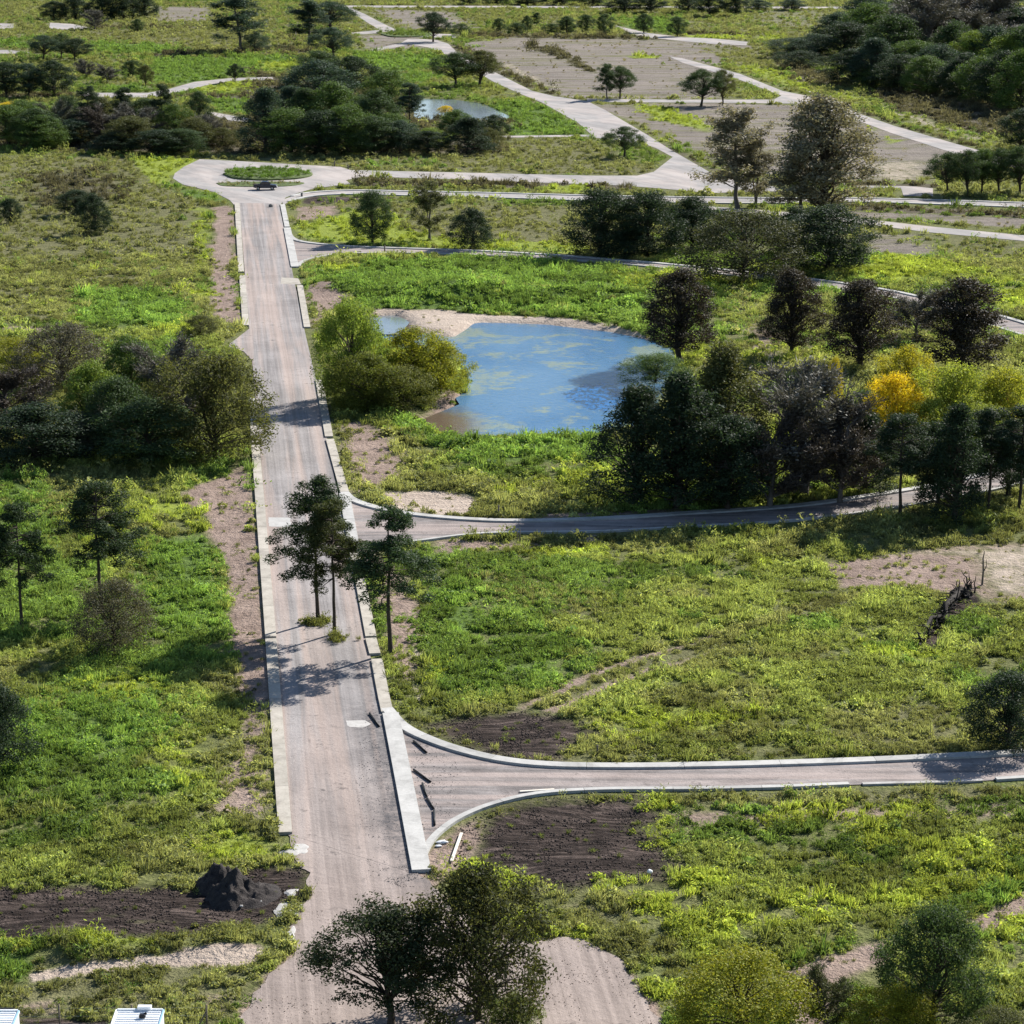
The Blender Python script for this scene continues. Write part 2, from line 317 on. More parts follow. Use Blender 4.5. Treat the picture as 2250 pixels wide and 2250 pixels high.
Z('sand', [(79.54,556.04),(94.63,560.45),(88.38,522.28),(74.86,522.28)], .5, 4)
# around the roundabout
Z('olive', [(-71.12,571.32),(-44.3,564.93),(-2.76,598.33),(8.4,608.59),(19.29,598.33),(31.51,541.54),(31.85,530.14),(-2.46,533.35),(-37.74,544.89)], .8, 3)
Z('lush', [(-37.75,560.45),(-17.01,558.68),(-12.62,546.58),(-32.51,541.54)], .5, 4)
Z('brush', [(-146.53,650.89),(-67.58,650.89),(-59.53,571.32),(-131.76,583.56)], .8, 5)
Z('brush', [(-86.65,817.16),(-0.61,665.47),(-1.59,574.1),(-60.4,569.48)], .7, 6)
Z('brush', [(-33.76,521.5),(16.76,517.67),(24.69,513.13),(24.41,507.21),(7.06,508.68),(-33.28,513.88)], .9, 1.5)
Z('lime', [(6.15,511.64),(15.76,516.15),(15.36,502.85),(5.12,502.85)], .8, 2)
Z('olive', [(33.42,523.83),(47.81,522.28),(52.75,504.3),(40.28,499.99)], .8, 2)
Z('brush', [(70.59,519.19),(88.33,516.15),(87.21,509.41),(69.49,510.9)], 1, 1.2)
Z('brush', [(65.88,483.44),(103.39,474.26),(101.53,465.42),(65.01,476.85)], 1, 1.2)
Z('dry', [(64.84,475.55),(101.27,464.18),(98.49,450.98),(63.84,467.92)], .9, 1.5)
Z('dark', [(-41.79,495.75),(-24.34,495.75),(-24.14,491.58),(-41.9,486.12)], .8, 1)
Z('olive', [(-138.1,564.93),(-86.66,569.48),(-67.71,519.19),(-58.59,490.2),(-51.98,419.41),(-44.03,358.29),(-87.76,352.74)], .75, 5)
Z('brush', [(-106.48,530.94),(-90.8,543.21),(-78.11,511.64),(-78.43,483.44),(-94.2,476.85)], .6, 5)
Z('lime', [(-86.09,558.68),(-75.68,565.83),(-70.63,558.68),(-72.58,526.97),(-72.11,517.67),(-57.4,495.75),(-58.59,490.2),(-75.17,517.67)], 1, 2)
Z('lush', [(-74.43,519.19),(-57.24,494.35),(-55.42,486.12),(-62.23,490.2)], .8, 2)
Z('lime', [(-62.77,480.12),(-59.89,482.11),(-51.83,419.41),(-51.17,400.01),(-56.98,440.7)], .8, 2)
Z('lime', [(-50.28,383.96),(-45.41,382.25),(-45.55,377.22),(-49.18,378.05)], .8, 1)
Z('lush', [(-67.58,382.25),(-59.64,386.55),(-50.77,373.93),(-46.05,358.29),(-49.1,350.93),(-62.9,354.57)], .9, 3)
Z('soil', [(-58.91,482.11),(-54.95,483.44),(-45.04,400.01),(-39.07,352.01),(-41.35,352.38),(-44.75,362.08),(-49.52,400.01)], .9, 1.5)
Z('soil', [(-81.37,353.84),(-61.45,353.84),(-58.53,348.06),(-78.8,342.12)], .6, 2)
Z('olive', [(-43.94,488.83),(15.69,483.44),(15.93,416.89),(-39.52,437.93)], .8, 3)
Z('soil', [(-43.65,483.44),(-32.8,484.78),(-33.61,470.44),(-41.27,458.09)], .7, 2)
Z('lime', [(-40.59,458.09),(-30.72,480.12),(-19.64,470.44),(-20.59,452.15),(-11.89,440.7),(13.2,429.8),(12.96,421.45),(-9.94,427.16),(-34.42,435.19),(-39.18,443.51)], .85, 2.5)
Z('lime', [(-6.95,439.59),(12.4,429.8),(12.2,422.48),(-6.76,427.16)], 1, 1.5)
# pond surroundings
Z('lush', [(-34.14,403.75),(-25.06,413.4),(-1.94,416.38),(13.29,407.08),(23.4,397.7),(21.18,358.29),(5.09,362.08),(-8.54,364.39),(-21.01,367.52),(-28.96,382.25)], .9, 3)
Z('lime', [(15.48,404.69),(23.4,397.7),(21.47,375.98),(15.38,382.25)], .7, 3)
Z('lime', [(-33.16,408.52),(-24.97,411.92),(-25.77,400.01),(-32.49,400.01)], .7, 2)
Z('olive', [(-5.36,382.25),(8.89,380.14),(8.8,375.98),(-5.31,378.05)], .6, 2)
Z('soil', [(-33.11,387.42),(-30.02,388.73),(-25.42,377.22),(-27.23,358.29),(-28.53,349.13)], .9, 1.5)
Z('sand', [(-21.35,367.52),(-11.32,365.95),(-2.38,362.85),(9.09,359.04),(20.6,348.06),(20.13,339.73),(13.35,346.65),(-2.32,352.38),(-6.75,342.12),(-14.61,345.59),(-20,349.13)], 1, 1.5)
Z('soil', [(-8.48,309.32),(-4.68,309.32),(-4.86,302.37),(-10.24,291.85),(-11.48,295.72)], .8, 1.5)
Z('lush', [(-17.02,294.42),(-10.54,292.62),(-5.62,281.77),(0.8,281.29),(11.67,286.11),(11.03,269.44),(-6.4,269.01),(-12,280.82)], .85, 2)
Z('lime', [(-11.87,291.09),(-9.63,290.08),(-5.09,282),(-8.84,282)], .8, 1.2)
Z('soil', [(-21.07,290.08),(-17.97,291.6),(-14.79,283.2),(-11.64,271.65),(-11.29,263.03),(-13.59,258.91),(-14.39,255.3),(-17.47,253.92)], .85, 2)
Z('sand', [(-14.31,255.7),(-8.59,256.89),(-3.63,253.34),(-2.99,247.99),(-5.86,244.66),(-13.04,247.62)], .8, 1.2)
Z('soil', [(-7.92,235.5),(-0.23,235.5),(9.36,237.9),(9.29,235.84),(0.22,232.31),(-7.32,230.66)], .8, 1.2)
Z('soil', [(-1.18,246.32),(9.69,246.87),(17.85,248.74),(17.65,245.76),(3.5,243.21)], .7, 1)
Z('olive', [(31.11,382.25),(55.42,382.25),(74.8,350.93),(67.52,315.1),(26.83,327.29)], .55, 4)
Z('soil', [(32.6,358.29),(40.73,352.74),(37.31,327.29),(31.1,333.73)], .6, 3)
Z('dry', [(63.65,447.5),(76.77,446.36),(76.82,418.4),(67.46,418.4),(60.08,421.45)], .7, 4)
Z('lime', [(55.15,401.87),(65.41,422.99),(69.02,418.4),(79.49,405.64),(77.51,399.08),(60.68,393.62),(54.18,394.52)], 1, 2)
Z('lime', [(57.13,394.52),(63.76,394.52),(62.07,388.29),(55.78,390.05)], .8, 1.5)
Z('lime', [(74.74,390.05),(84.48,384.39),(79.79,362.08),(73.57,372.31)], .8, 3)
Z('olive', [(77.25,449.24),(96.92,443.51),(85.86,390.94),(78.8,400.01),(71.83,411.92)], .6, 4)
# middle and right meadows
Z('soil', [(-35.41,253.73),(-34.64,257.29),(-30.49,264.29),(-29.45,269.88),(-21.17,203.05),(-18.83,184.7),(-21.5,184.7),(-24.4,203.7),(-27.11,225.07),(-29.66,236.52),(-32.43,247.24)], 1, 1.2)
Z('soil', [(-22.23,184.7),(-18.76,184.7),(-16.42,161.63),(-17.49,162.06),(-21.73,163.18),(-21.75,170.57),(-21.07,177.38)], .7, 1.5)
Z('lush', [(-37.22,234.82),(-28.78,240),(-25.11,209.02),(-29.46,203.7),(-33.2,213.18)], .9, 3)
Z('lime', [(-38.65,251.02),(-33.73,250.07),(-32.68,243.57),(-36.65,243.57)], .9, 1.2)
Z('lush', [(-59.9,265.13),(-50.05,260.95),(-43.38,236.52),(-49.79,217.5)], .7, 4)
Z('lush', [(-42.83,184.7),(-30.81,191.43),(-25.48,184.7),(-26.51,176.37),(-33.78,170.57),(-39.44,168.71)], .8, 4)
Z('lime', [(-39.77,191.43),(-31.51,196.17),(-26.33,191.43),(-29.82,184.7)], .6, 4)
Z('lime', [(-27.55,176.37),(-23.53,180.45),(-22.02,170.57),(-24.08,163.35)], .6, 3)
Z('lime', [(-22.67,157.47),(-19.28,160.78),(-16.49,158.29),(-15.81,154.28),(-21.54,153.5)], .75, 1.5)
Z('soil', [(-14.39,234.82),(-10.69,226.64),(-7.63,213.18),(-7.3,197.39),(-8.27,188.01),(-9.39,186.89),(-10.82,198.62),(-14.1,225.07)], .75, 1.5)
Z('sand', [(-8.22,191.43),(-6.72,191.2),(-6.58,186.89),(-7.67,186.89)], .8, .8)
Z('sand', [(-8.62,201.76),(-7.25,201.76),(-7.15,198.62),(-8.5,198.62)], .7, .8)
Z('lime', [(0.67,231.16),(8.8,234.82),(9.1,230.66),(2.41,227.44)], .8, 1.5)
Z('lush', [(-8.24,218.97),(-2.78,221.98),(-1.81,207.66),(-5.73,203.7)], .9, 2)
Z('lime', [(-8.02,196.17),(-5.6,198.62),(-5.04,191.43),(-7.24,190.27)], .8, 1.5)
Z('lush', [(-1.81,207.66),(6.92,203.7),(4.67,191.43),(-4.57,186.89),(-6.16,191.43)], .6, 3)
Z('olive', [(-4.64,229.85),(3.23,223.52),(12.17,213.18),(6.96,205),(-2.68,213.18)], .55, 4)
Z('lime', [(6.32,184.7),(13.7,186.89),(20.78,184.7),(19.64,180.45),(7.8,176.37)], .65, 2.5)
Z('lime', [(26.77,204.35),(32.64,201.13),(37.5,199.87),(36.69,197.39),(29.94,198.62)], .75, 1.5)
Z('lime', [(23.08,233.14),(26.58,232.31),(25.48,221.98),(22.55,222.75)], .6, 2)
Z('soil', [(29.56,227.44),(37.22,231.81),(43.84,233.98),(54.1,235.67),(49.59,214.6),(42.48,214.32),(39.28,217.5),(35.3,218.97),(30.65,218.97)], .85, 1.5)
Z('sand', [(36.16,230.66),(53.92,234.82),(50.21,217.5),(44.05,216.04),(44.89,229.85)], .6, 2)
Z('olive', [(0.36,186.01),(2.78,190.05),(6.65,195.2),(11.46,199.87),(17.3,205),(23.4,210.11),(30.46,217.5),(32.77,218.97),(31.49,215.75),(23.95,207.66),(17.86,201.13),(12.34,194.96),(7.59,189.7),(2.68,182.55)], .8, 1.0)
Z('soil', [(0.55,186.34),(2.78,190.05),(6.65,195.2),(11.46,199.87),(17.3,205),(21.64,208.75),(21.64,207.93),(17.3,203.96),(11.6,198.74),(6.91,193.77),(3.13,188.34),(0.98,185.02)], .85, .5)
Z('soil', [(1.99,184.7),(7.29,191.77),(12.07,196.77),(17.84,201.76),(23.08,206.99),(23.06,206.06),(17.83,200.75),(12.21,195.2),(7.53,189.93),(2.51,182.87)], .8, .5)
Z('olive', [(17.2,203.7),(23.43,210.39),(30.46,217.5),(34.84,218.68),(31.33,214.6),(23.92,207.39),(17.84,201.76)], .9, .8)
Z('olive', [(24.4,184.7),(32.14,188.01),(35.96,184.7),(33.79,176.37),(24.08,176.37)], .85, 2)
Z('olive', [(12.93,175.38),(41.03,177.88),(40.55,175.58),(26.65,174.89),(12.76,172.94)], .7, 1)
Z('soil', [(-7.47,181.49),(-3.72,184.7),(0.47,186.34),(5.4,183.83),(7.96,180.45),(5.72,176.37),(4.24,172.46),(0.44,173.23),(-2.24,174.89),(-4.35,177.38)], .5, 2.5)
Z('soil', [(-4.38,157.47),(-2.41,162.48),(0.82,165.54),(9.71,166.71),(12,161.63),(11.76,153.5),(10.26,148.97),(7.64,150.08),(3.4,147.88),(1.33,147.88),(-1.06,151.59)], .5, 2.5)
Z('dark', [(-6.57,181.07),(-3.7,183.51),(0.47,185.13),(4.65,182.76),(7.07,180.34),(5.19,177.38),(3.82,173.23),(0.44,173.62),(-2.24,175.38),(-4.36,177.58)], .95, 2.6)
Z('dark', [(-3.78,158.95),(-1.77,162.83),(0.82,165.28),(9.04,166.35),(11.04,161.63),(8.74,160.36),(10.87,153.89),(9.88,150.08),(7.7,151.59),(3.43,149.56),(1.64,148.97),(-0.46,152.58),(-3.53,154.28)], .95, 2.6)
Z('soil', [(-5.85,154.67),(-5.16,157.47),(-3.81,160.36),(-2.09,162.48),(-2.03,157.47),(-3.77,151.21),(-5.55,150.46)], .8, .8)
Z('olive', [(-2.42,162.92),(0.16,164.66),(0.48,162.48),(-2.07,160.78)], .8, .8)
Z('olive', [(8.8,161.63),(11.28,160.36),(13.6,157.47),(9.94,159.11)], .7, .8)
Z('soil', [(11.15,163.35),(22.01,164.92),(38.42,165.46),(37.79,162.48),(21.55,161.12),(11.6,160.36)], .6, 1)
Z('olive', [(1.64,148.97),(9.73,150.08),(6.46,143.29),(3,142.61)], .85, 2)
Z('olive', [(11.67,166.44),(39.07,168.53),(38.44,165.54),(11.5,163.78)], .8, 1)
Z('soil', [(16.31,137.22),(18.95,139.67),(23.68,142.2),(23.43,138.63),(20.84,137.03),(19.77,135.16),(17.78,127.81),(16.61,127.81)], .9, 1)
Z('soil', [(28.3,144.96),(33.54,149.34),(35.26,150.46),(34.46,146.65),(29.42,143.16)], .9, .6)
Z('lush', [(28.22,147.88),(35.9,153.5),(35.11,149.71),(29.96,146.08)], .8, 1.5)
Z('lush', [(16.04,138.63),(22.17,142.61),(21.98,141.26),(16.47,137.48)], .8, .8)
# bottom left and the dirt track
Z('dark', [(-35.53,150.31),(-20.8,150.01),(-17.28,153.66),(-13.21,153.27),(-12.83,148.39),(-15.24,144.96),(-19.31,142.61),(-26.35,141.93),(-33.58,141.13)], .97, 1.8)
Z('olive', [(-33.19,139.28),(-16.42,139.61),(-14.92,138.63),(-15.54,131.24),(-16.16,127.25),(-30.64,127.25)], .8, 1.5)
Z('sand', [(-21.22,139.8),(-16.44,141.13),(-14.78,140.07),(-16.13,138.12),(-20.7,137.99)], 1, .4)
Z('sand', [(-29.49,137.48),(-22.54,139.22),(-20.87,139.28),(-20.71,138.12),(-22.19,137.73),(-29.06,136.09)], .95, .4)
Z('lush', [(-33.4,140.27),(-29.61,139.61),(-29.01,136.4),(-32.38,135.47)], .8, 1)
Z('lime', [(-27.31,140.93),(-22.65,141.93),(-22.41,140.27),(-26.47,139.28)], .8, .8)
Z('soil', [(-20.11,133.63),(-15.57,136.72),(-15.13,132.43),(-16.41,129.5),(-18.47,131.24)], .5, 1.2)
Z('soil', [(-29.5,133.33),(-26.86,133.63),(-26.44,131.24),(-29.15,131.54)], .7, .8)
Z('dark', [(-29.15,131.54),(-23.27,131.36),(-22.45,126.15),(-28.1,126.15)], .85, .5)
Z('soil', [(-15.42,160.36),(-14.39,153.89),(-13.2,153.12),(-12.81,148.83),(-13.82,145.38),(-13.74,139.8),(-14.91,136.72),(-15.67,131.95),(-15.85,125.6),(10.1,125.6),(8.6,133.02),(5.93,140.46),(2.85,142.27),(0.71,141.26),(-3.67,146.8),(-6.31,153.12)], 1, .6)
Z('dark', [(40.58,217.21),(43.07,217.5),(42.36,213.18),(38.83,208.75),(36.86,201.13),(34.86,200.37),(36.04,205.27),(39.39,213.18)], .9, .5)
Z('soil', [(-28.98,148.83),(-26.77,147.15),(-24.01,145.38),(-20.99,144.54),(-21.06,143.98),(-24.2,144.68),(-27.13,146.65)], .55, .4)
Z('soil', [(-35.09,148.24),(-27.21,147.15),(-27.15,146.8),(-35,147.8)], .5, .4)
Z('dark', [(-16.63,136.4),(-14.94,137.35),(-15.32,134.24),(-16.08,131.24)], .55, .6)
POND = [(-18.67,362.08),(-14.8,350.21),(-7.45,344.55),(-4.36,357.54),(5.01,356.05),(13.62,350.21),(19.68,343.16),(22.09,335.38),(21.08,324.16),(18.1,303.74),(15.09,289.33),(11.15,286.6),(0.7,283.68),(-5.53,282.96),(-9.32,289.08),(-10.88,294.42),(-7.98,301.02),(-5.11,307.06),(-5.5,324.16),(-7.16,330.48),(-14.27,337.04),(-19.4,350.21)]
POND2 = [(-27.47,713.28),(-17.59,710.45),(-9.33,696.62),(-0.85,658.1),(-7.78,650.89),(-15.22,663),(-24.18,658.1)]
PUDDLE = [(-20.57,362.08),(-18.03,362.85),(-16.6,358.29),(-16.67,350.93),(-18.45,350.93),(-20.11,356.05)]
ZONES.sort(key=lambda z: z[0] in ('soil', 'sand', 'dark'))
def zone_weights(x, y):
    """weights of every kind at points, edges warped by noise"""
    d = np.clip((y-100)/200, 0.5, 4)
    wx = x + (vnoise(x, y, 5, 3)-0.5)*2.2*d; wy = y + (vnoise(x, y, 5, 5)-0.5)*2.6*d
    W = {k: np.zeros_like(x) for k in KINDS}
    for kind, poly, w, f in ZONES:
        s = sdist_box(wx, wy, poly, f); a = np.clip(0.5+0.5*s/f, 0, 1)*w
        k = a > 0
        if not k.any(): continue
        for q in KINDS: W[q][k] *= (1-a[k])
        W[kind][k] += a[k]
    return W

# ---------------------------------------------------------------- roads as polygons
LEFT_IN = [(-15.26,158.62),(-20.46,203.05),(-28.54,271.65),(-38.21,352.01),(-43.85,400.01),(-53.98,486.12)]
RIGHT_IN = [(-45.93,484.78),(-36.84,407.08),(-30.09,350.57),(-25.4,312.76),(-20.63,271.65),(-14.09,215.61),(-11.17,191.43),(-6.54,151.97)]
ROADS = []   # (name, polygon, material, z)
def road(name, poly, mat, z): ROADS.append((name, poly, mat, z))
main_poly = LEFT_IN + RIGHT_IN
road('road', main_poly, 'road', 0.036)
s1u = smooth_line([(-9.94,184.7),(-8.54,180.76),(-7,178.39),(-4.31,175.58),(-0.85,173.23),(2.54,172.18),(7.62,171.89),(14.4,172.08),(22.95,172.75),(29.87,173.52),(35.14,174.3),(41.5,175.18)], 1.0)
s1l = smooth_line([(-6.2,153.5),(-5.62,157.31),(-4.75,159.78),(-3.68,161.71),(-1.46,164.22),(1.81,166.26),(5.77,167.07),(12.05,167.25),(19.02,167.61),(25.74,168.34),(32.46,168.8),(40.38,170.01)], 1.0)
s2u = smooth_line([(-18.2,255.3),(-16.81,251.02),(-13.83,247.43),(-10.57,245.21),(-5.83,243.39),(-1.16,242.49),(4.23,242.67),(10.27,243.57),(17.63,245.39),(29.64,248.55),(39.04,253.34),(46.77,258.1),(52.96,263.45),(62.55,272.76)], 1.2)
s2l = smooth_line([(-14.19,226.64),(-12.89,231.16),(-11.01,233.81),(-8.54,235.16),(-4.69,237.04),(-1.19,237.9),(4.16,238.08),(10.3,238.6),(17.65,240.18),(28.27,242.49),(39.9,247.8),(46.08,251.79),(51.42,255.3),(60.45,263.03)], 1.2)
s3u = smooth_line([(-40.65,445.22),(-39.07,437.38),(-36.88,433.56),(-30.06,429.27),(-18.33,426.11),(-8.14,424.03),(4.07,419.92),(15.99,414.39),(26.45,408.52),(37.1,401.4),(48.18,393.62),(58.84,383.11),(67.43,369.11),(72.09,360.56),(78.27,345.59)], 2)
s3l = smooth_line([(-35.73,404.69),(-35.38,411.43),(-33.61,415.38),(-29.43,419.92),(-19.38,420.94),(-6.56,418.9),(7.03,414.39),(20.91,407.56),(35.28,397.7),(46.92,387.86),(57.97,377.22),(70.26,350.93),(76.06,335.38)], 2)
s4u = smooth_line([(-45.88,490.2),(-44.54,495.75),(-41.32,501.41),(-34.13,505.02),(-20.98,503.57),(-2.32,500.7),(14.27,497.15),(34.35,494.35),(52.52,492.96),(68.32,492.96),(84.03,490.2),(108.15,484.11)], 3)
s4l = smooth_line([(-44.97,482.11),(-44,489.52),(-40,496.45),(-33.75,499.27),(-20.72,497.15),(-2.29,493.65),(14.06,489.52),(33.79,486.12),(51.75,485.45),(67.59,487.47),(83.02,484.11),(106.73,477.5)], 3)
def band(a, b): return [tuple(p) for p in a] + [tuple(p) for p in b[::-1]]
road('street', band(s1u, s1l), 'street', 0.030)
road('street', band(s2u, s2l), 'street', 0.030)
road('street', band(s3u, s3l), 'street', 0.030)
road('street', band(s4u, s4l), 'farroad', 0.030)
road('road', [(-72.37,525.39),(-73.15,534.16),(-72.68,546.58),(-70.95,560.45),(-57.9,555.17),(-47.22,549.98),(-37.9,545.73),(-35.41,539.88),(-12.38,535.78),(17.15,530.14),(26.95,530.14),(30.84,536.6),(36.79,564.93),(33.88,583.56),(32.09,590.36),(18.49,608.59),(-5.02,605.47),(-5.05,609.63),(19.74,612.78),(17.1,641.52),(8.32,697.98),(2,726.3),(-5.6,765.02),(-10.96,799.03),(-19.54,855.97),(-30.78,912.16),(-38,926.17),(-48.13,894.12),(-51.65,898.56),(-41.7,933.34),(-40.06,955.5),(-33.96,955.5),(-28.59,950.48),(-23.77,930.93),(-18.41,876.76),(-3.61,790.25),(6.05,733.73),(12.47,716.13),(21.25,702.09),(25.43,675.55),(33.33,613.84),(37.35,578.79),(39.82,560.45),(44.33,526.97),(54.44,511.64),(55.55,504.3),(40.39,501.41),(30.6,508.68),(23.26,513.13),(-12.11,523.83),(-31.76,528.55),(-35.25,522.28),(-33.9,516.15),(-40.96,508.68),(-43.64,501.41),(-45.52,494.35),(-45.62,483.44),(-54.77,483.44),(-56.32,490.2),(-60.99,502.85),(-69.13,515.39)], 'farroad', 0.024)
road('road', [(21.45,709.04),(48.57,706.24),(60.62,706.24),(74.48,706.24),(78.03,719.01),(69.93,778.28),(57.56,840.02),(54.7,868.33),(58.9,860.05),(72.75,795.49),(80,733.73),(86.97,713.28),(92.59,670.47),(97.98,633.53),(107.65,586.45),(117.54,541.54),(114.81,528.55),(102.73,571.32),(94.66,615.97),(89.95,650.89),(83.39,693.91),(59.43,696.62),(21.17,699.34)], 'farroad', 0.020)
road('road', [(42.87,1037.46),(53.31,992.1),(65.82,965.68),(76.15,960.56),(88.83,940.61),(86.55,921.45),(73.85,930.93),(64.47,945.52),(48.65,970.85)], 'farroad', 0.020)
road('road', [(-77.04,1174.73),(-66.21,1120.55),(-55.12,1055.54),(-47.46,1014.28),(-40.66,992.1),(-20.56,981.37),(-20.13,960.56),(-41.57,970.85),(-49.7,992.1),(-61.68,981.37),(-64.15,992.1),(-53.27,1008.65),(-63.33,1071.09),(-73.43,1138.06)], 'farroad', 0.020)
road('road', [(-126.05,727.77),(-106.57,727.77),(-102.33,739.79),(-97.76,765.02),(-88.3,778.28),(-75.25,783.36),(-74.3,773.25),(-87.2,768.29),(-92.99,752.2),(-98.04,727.77),(-103.98,713.28),(-123.59,713.28)], 'farroad', 0.020)
road('road', [(-83.35,670.47),(-80.5,669.21),(-69.63,653.28),(-68.65,643.84),(-74.5,648.53)], 'farroad', 0.020)
road('road', [(-227.61,1055.54),(-209.12,1049.45),(-202.79,1017.12),(-218.85,1014.28)], 'farroad', 0.020)
road('road', [(-194.95,1055.54),(-183.77,1046.42),(-171.78,1019.98),(-181.42,1011.46),(-188.86,1019.98)], 'farroad', 0.020)
road('road', [(-194.3,898.56),(-181.18,898.56),(-171.13,885.35),(-177.71,881.04),(-190.58,881.04)], 'farroad', 0.020)
road('road', [(71.29,510.15),(80.5,508.68),(79.2,497.15),(84.95,495.75),(87.09,508.68),(83.79,511.64),(81.54,512.39),(71.69,513.13)], 'farroad', 0.020)
road('road', [(37.1,482.11),(50.59,474.26),(64.46,465.42),(76.84,453.92),(96.09,439.59),(94.71,433.02),(75.61,446.36),(63.56,458.69),(50.07,469.17),(36.71,476.85)], 'farroad', 0.022)
road('road', [(-39.88,336.37),(-39.13,341.09),(-37.95,350.21),(-36.38,350.21),(-33.31,324.16),(-35.34,327.29),(-37,333.07)], 'road', 0.028)
road('road', [(-87.26,1186.19),(239.33,1170.96),(236.34,1156.11),(-86.16,1170.96)], 'farroad', 0.018)
def ragged(poly, step, amp, seed):
    r = np.random.default_rng(seed); P = resample(list(poly)+[poly[0]], step)[:-1]; k = 9
    n_ = r.normal(0, amp, (len(P), 2)); n_ = sum(np.roll(n_, i, 0) for i in range(3))/1.7; return [tuple(p) for p in P+n_]
road('dirt_track', ragged(smooth_line([(-15.97,161.63),(-15.1,157.47),(-14.48,153.12),(-13.43,152.12),(-13.15,149.34),(-13.71,145.73),(-13.65,140.07),(-14.75,136.84),(-15.43,132.19),(-15.59,125.6),(9.59,125.6),(8.05,132.72),(5.76,139.8),(3.27,141.8),(0.71,140.93),(-3.67,146.8),(-6.08,152.58),(-7.84,161.63),(-15.97,161.63)], .7), .6, .2, 3), 'track', 0.028)
def road_mask(x, y, pad=0.5):
    k = np.zeros(x.shape, bool)
    for n, poly, m, z in ROADS: k |= sdist_box(x, y, poly, 3) > (-pad if n != 'dirt_track' else .1)
    return k

# ---------------------------------------------------------------- ground sheet
def lines(segs):
    out = [segs[0][0]]
    for a, b, s0, s1 in segs:
        p = a
        while p < b-1e-6:
            t = (p-a)/(b-a); p = p + s0+(s1-s0)*t
            out.append(min(p, b))
    return np.array(sorted(set(out)))
xr = lines([(0, 75, 0.9, 0.9), (75, 320, 1.2, 6), (320, 4000, 10, 800)])
XS = np.concatenate([-xr[:0:-1], xr])
YS = lines([(-1000, 60, 300, 20), (60, 120, 10, 1.2), (120, 330, 0.85, 0.9), (330, 700, 0.9, 3.2), (700, 1350, 3.2, 7), (1350, 6000, 15, 800)])
gx, gy = np.meshgrid(XS, YS); gx = gx.ravel(); gy = gy.ravel()
GW = zone_weights(gx, gy)
BANKS = [(*[(-27.77,385.68),(-8.85,378.05)], 1.0, 4.5), (*[(-8.85,378.05),(21.88,370.7)], 1.6, 4.5), (*[(-26.67,140.46),(-16.01,141.13)], .45, 1.0), (*[(-32.7,139.61),(-26.67,140.46)], .4, 1.0)]
def ground_height(x, y, W=None):
    z = -(vnoise(x, y, 14, 41)*0.35) 
    for poly, dep, f in ((POND, 1.3, 5.0), (POND2, 1.0, 8.0), (PUDDLE, 0.9, 3.0)):
        s = sdist_box(x, y, poly, 12); t = np.clip((s+f*0.75)/f, 0, 1); z = z - dep*t*t*(3-2*t)
    for a, b, hh, sg in BANKS:
        ex, ey = b[0]-a[0], b[1]-a[1]; t = np.clip(((x-a[0])*ex+(y-a[1])*ey)/(ex*ex+ey*ey), 0, 1); d2 = (x-a[0]-t*ex)**2+(y-a[1]-t*ey)**2; z = z + hh*np.exp(-d2/(2*sg*sg))
    near = np.zeros_like(x)
    for n, poly, m, zz in ROADS:
        s = sdist_box(x, y, poly, 5); near = np.maximum(near, np.clip((s+4.0)/3.0, 0, 1))
    return z*(1-near) - 0.03*near
gz = ground_height(gx, gy)
far = (np.abs(gx) > 320) | (gy > 1350) | (gy < 60); gz[far] = -0.02
nx, ny = len(XS), len(YS)
ii = (np.arange(ny-1)[:,None]*nx + np.arange(nx-1)[None,:]).ravel()
gme = mesh_np('ground', np.stack([gx, gy, gz], 1), np.stack([ii, ii+1, ii+nx+1, ii+nx], 1), [M['ground']], smooth=True)
for nm, ks in (('zone_a', KINDS[:4]), ('zone_b', KINDS[4:])):
    a = gme.attributes.new(nm, 'FLOAT_COLOR', 'POINT'); a.data.foreach_set('color', np.stack([GW[k] for k in ks], 1).astype(np.float32).ravel())
ground = obj('ground', gme); tag(ground, kind='structure')

def sheet(name, poly, mat, z, rz=0.0):
    P = np.asarray(poly, float); c = P.mean(axis=0)
    ca, sa = math.cos(-rz), math.sin(-rz); Q = P-c; Q = np.stack([Q[:,0]*ca-Q[:,1]*sa, Q[:,0]*sa+Q[:,1]*ca], 1)
    tris = tessellate_polygon([[Vector((p[0], p[1], 0)) for p in Q]])
    me = bpy.data.meshes.new(name); me.from_pydata([(p[0], p[1], 0) for p in Q], [], [tuple(t) for t in tris])
    bm = bmesh.new(); bm.from_mesh(me); bmesh.ops.recalc_face_normals(bm, faces=bm.faces)
    if sum(f.normal.z for f in bm.faces) < 0: bmesh.ops.reverse_faces(bm, faces=bm.faces)
    bm.to_mesh(me); bm.free(); me.materials.append(mat)
    o = obj(name, me, None, (c[0], c[1], z)); o.rotation_euler = (0,0,rz); return o
ROADDIR = math.atan2(38.7, 325.5)
for n, poly, mt, z in ROADS:
    tag(sheet(n, poly, M[mt], z, 0.0), kind='structure')

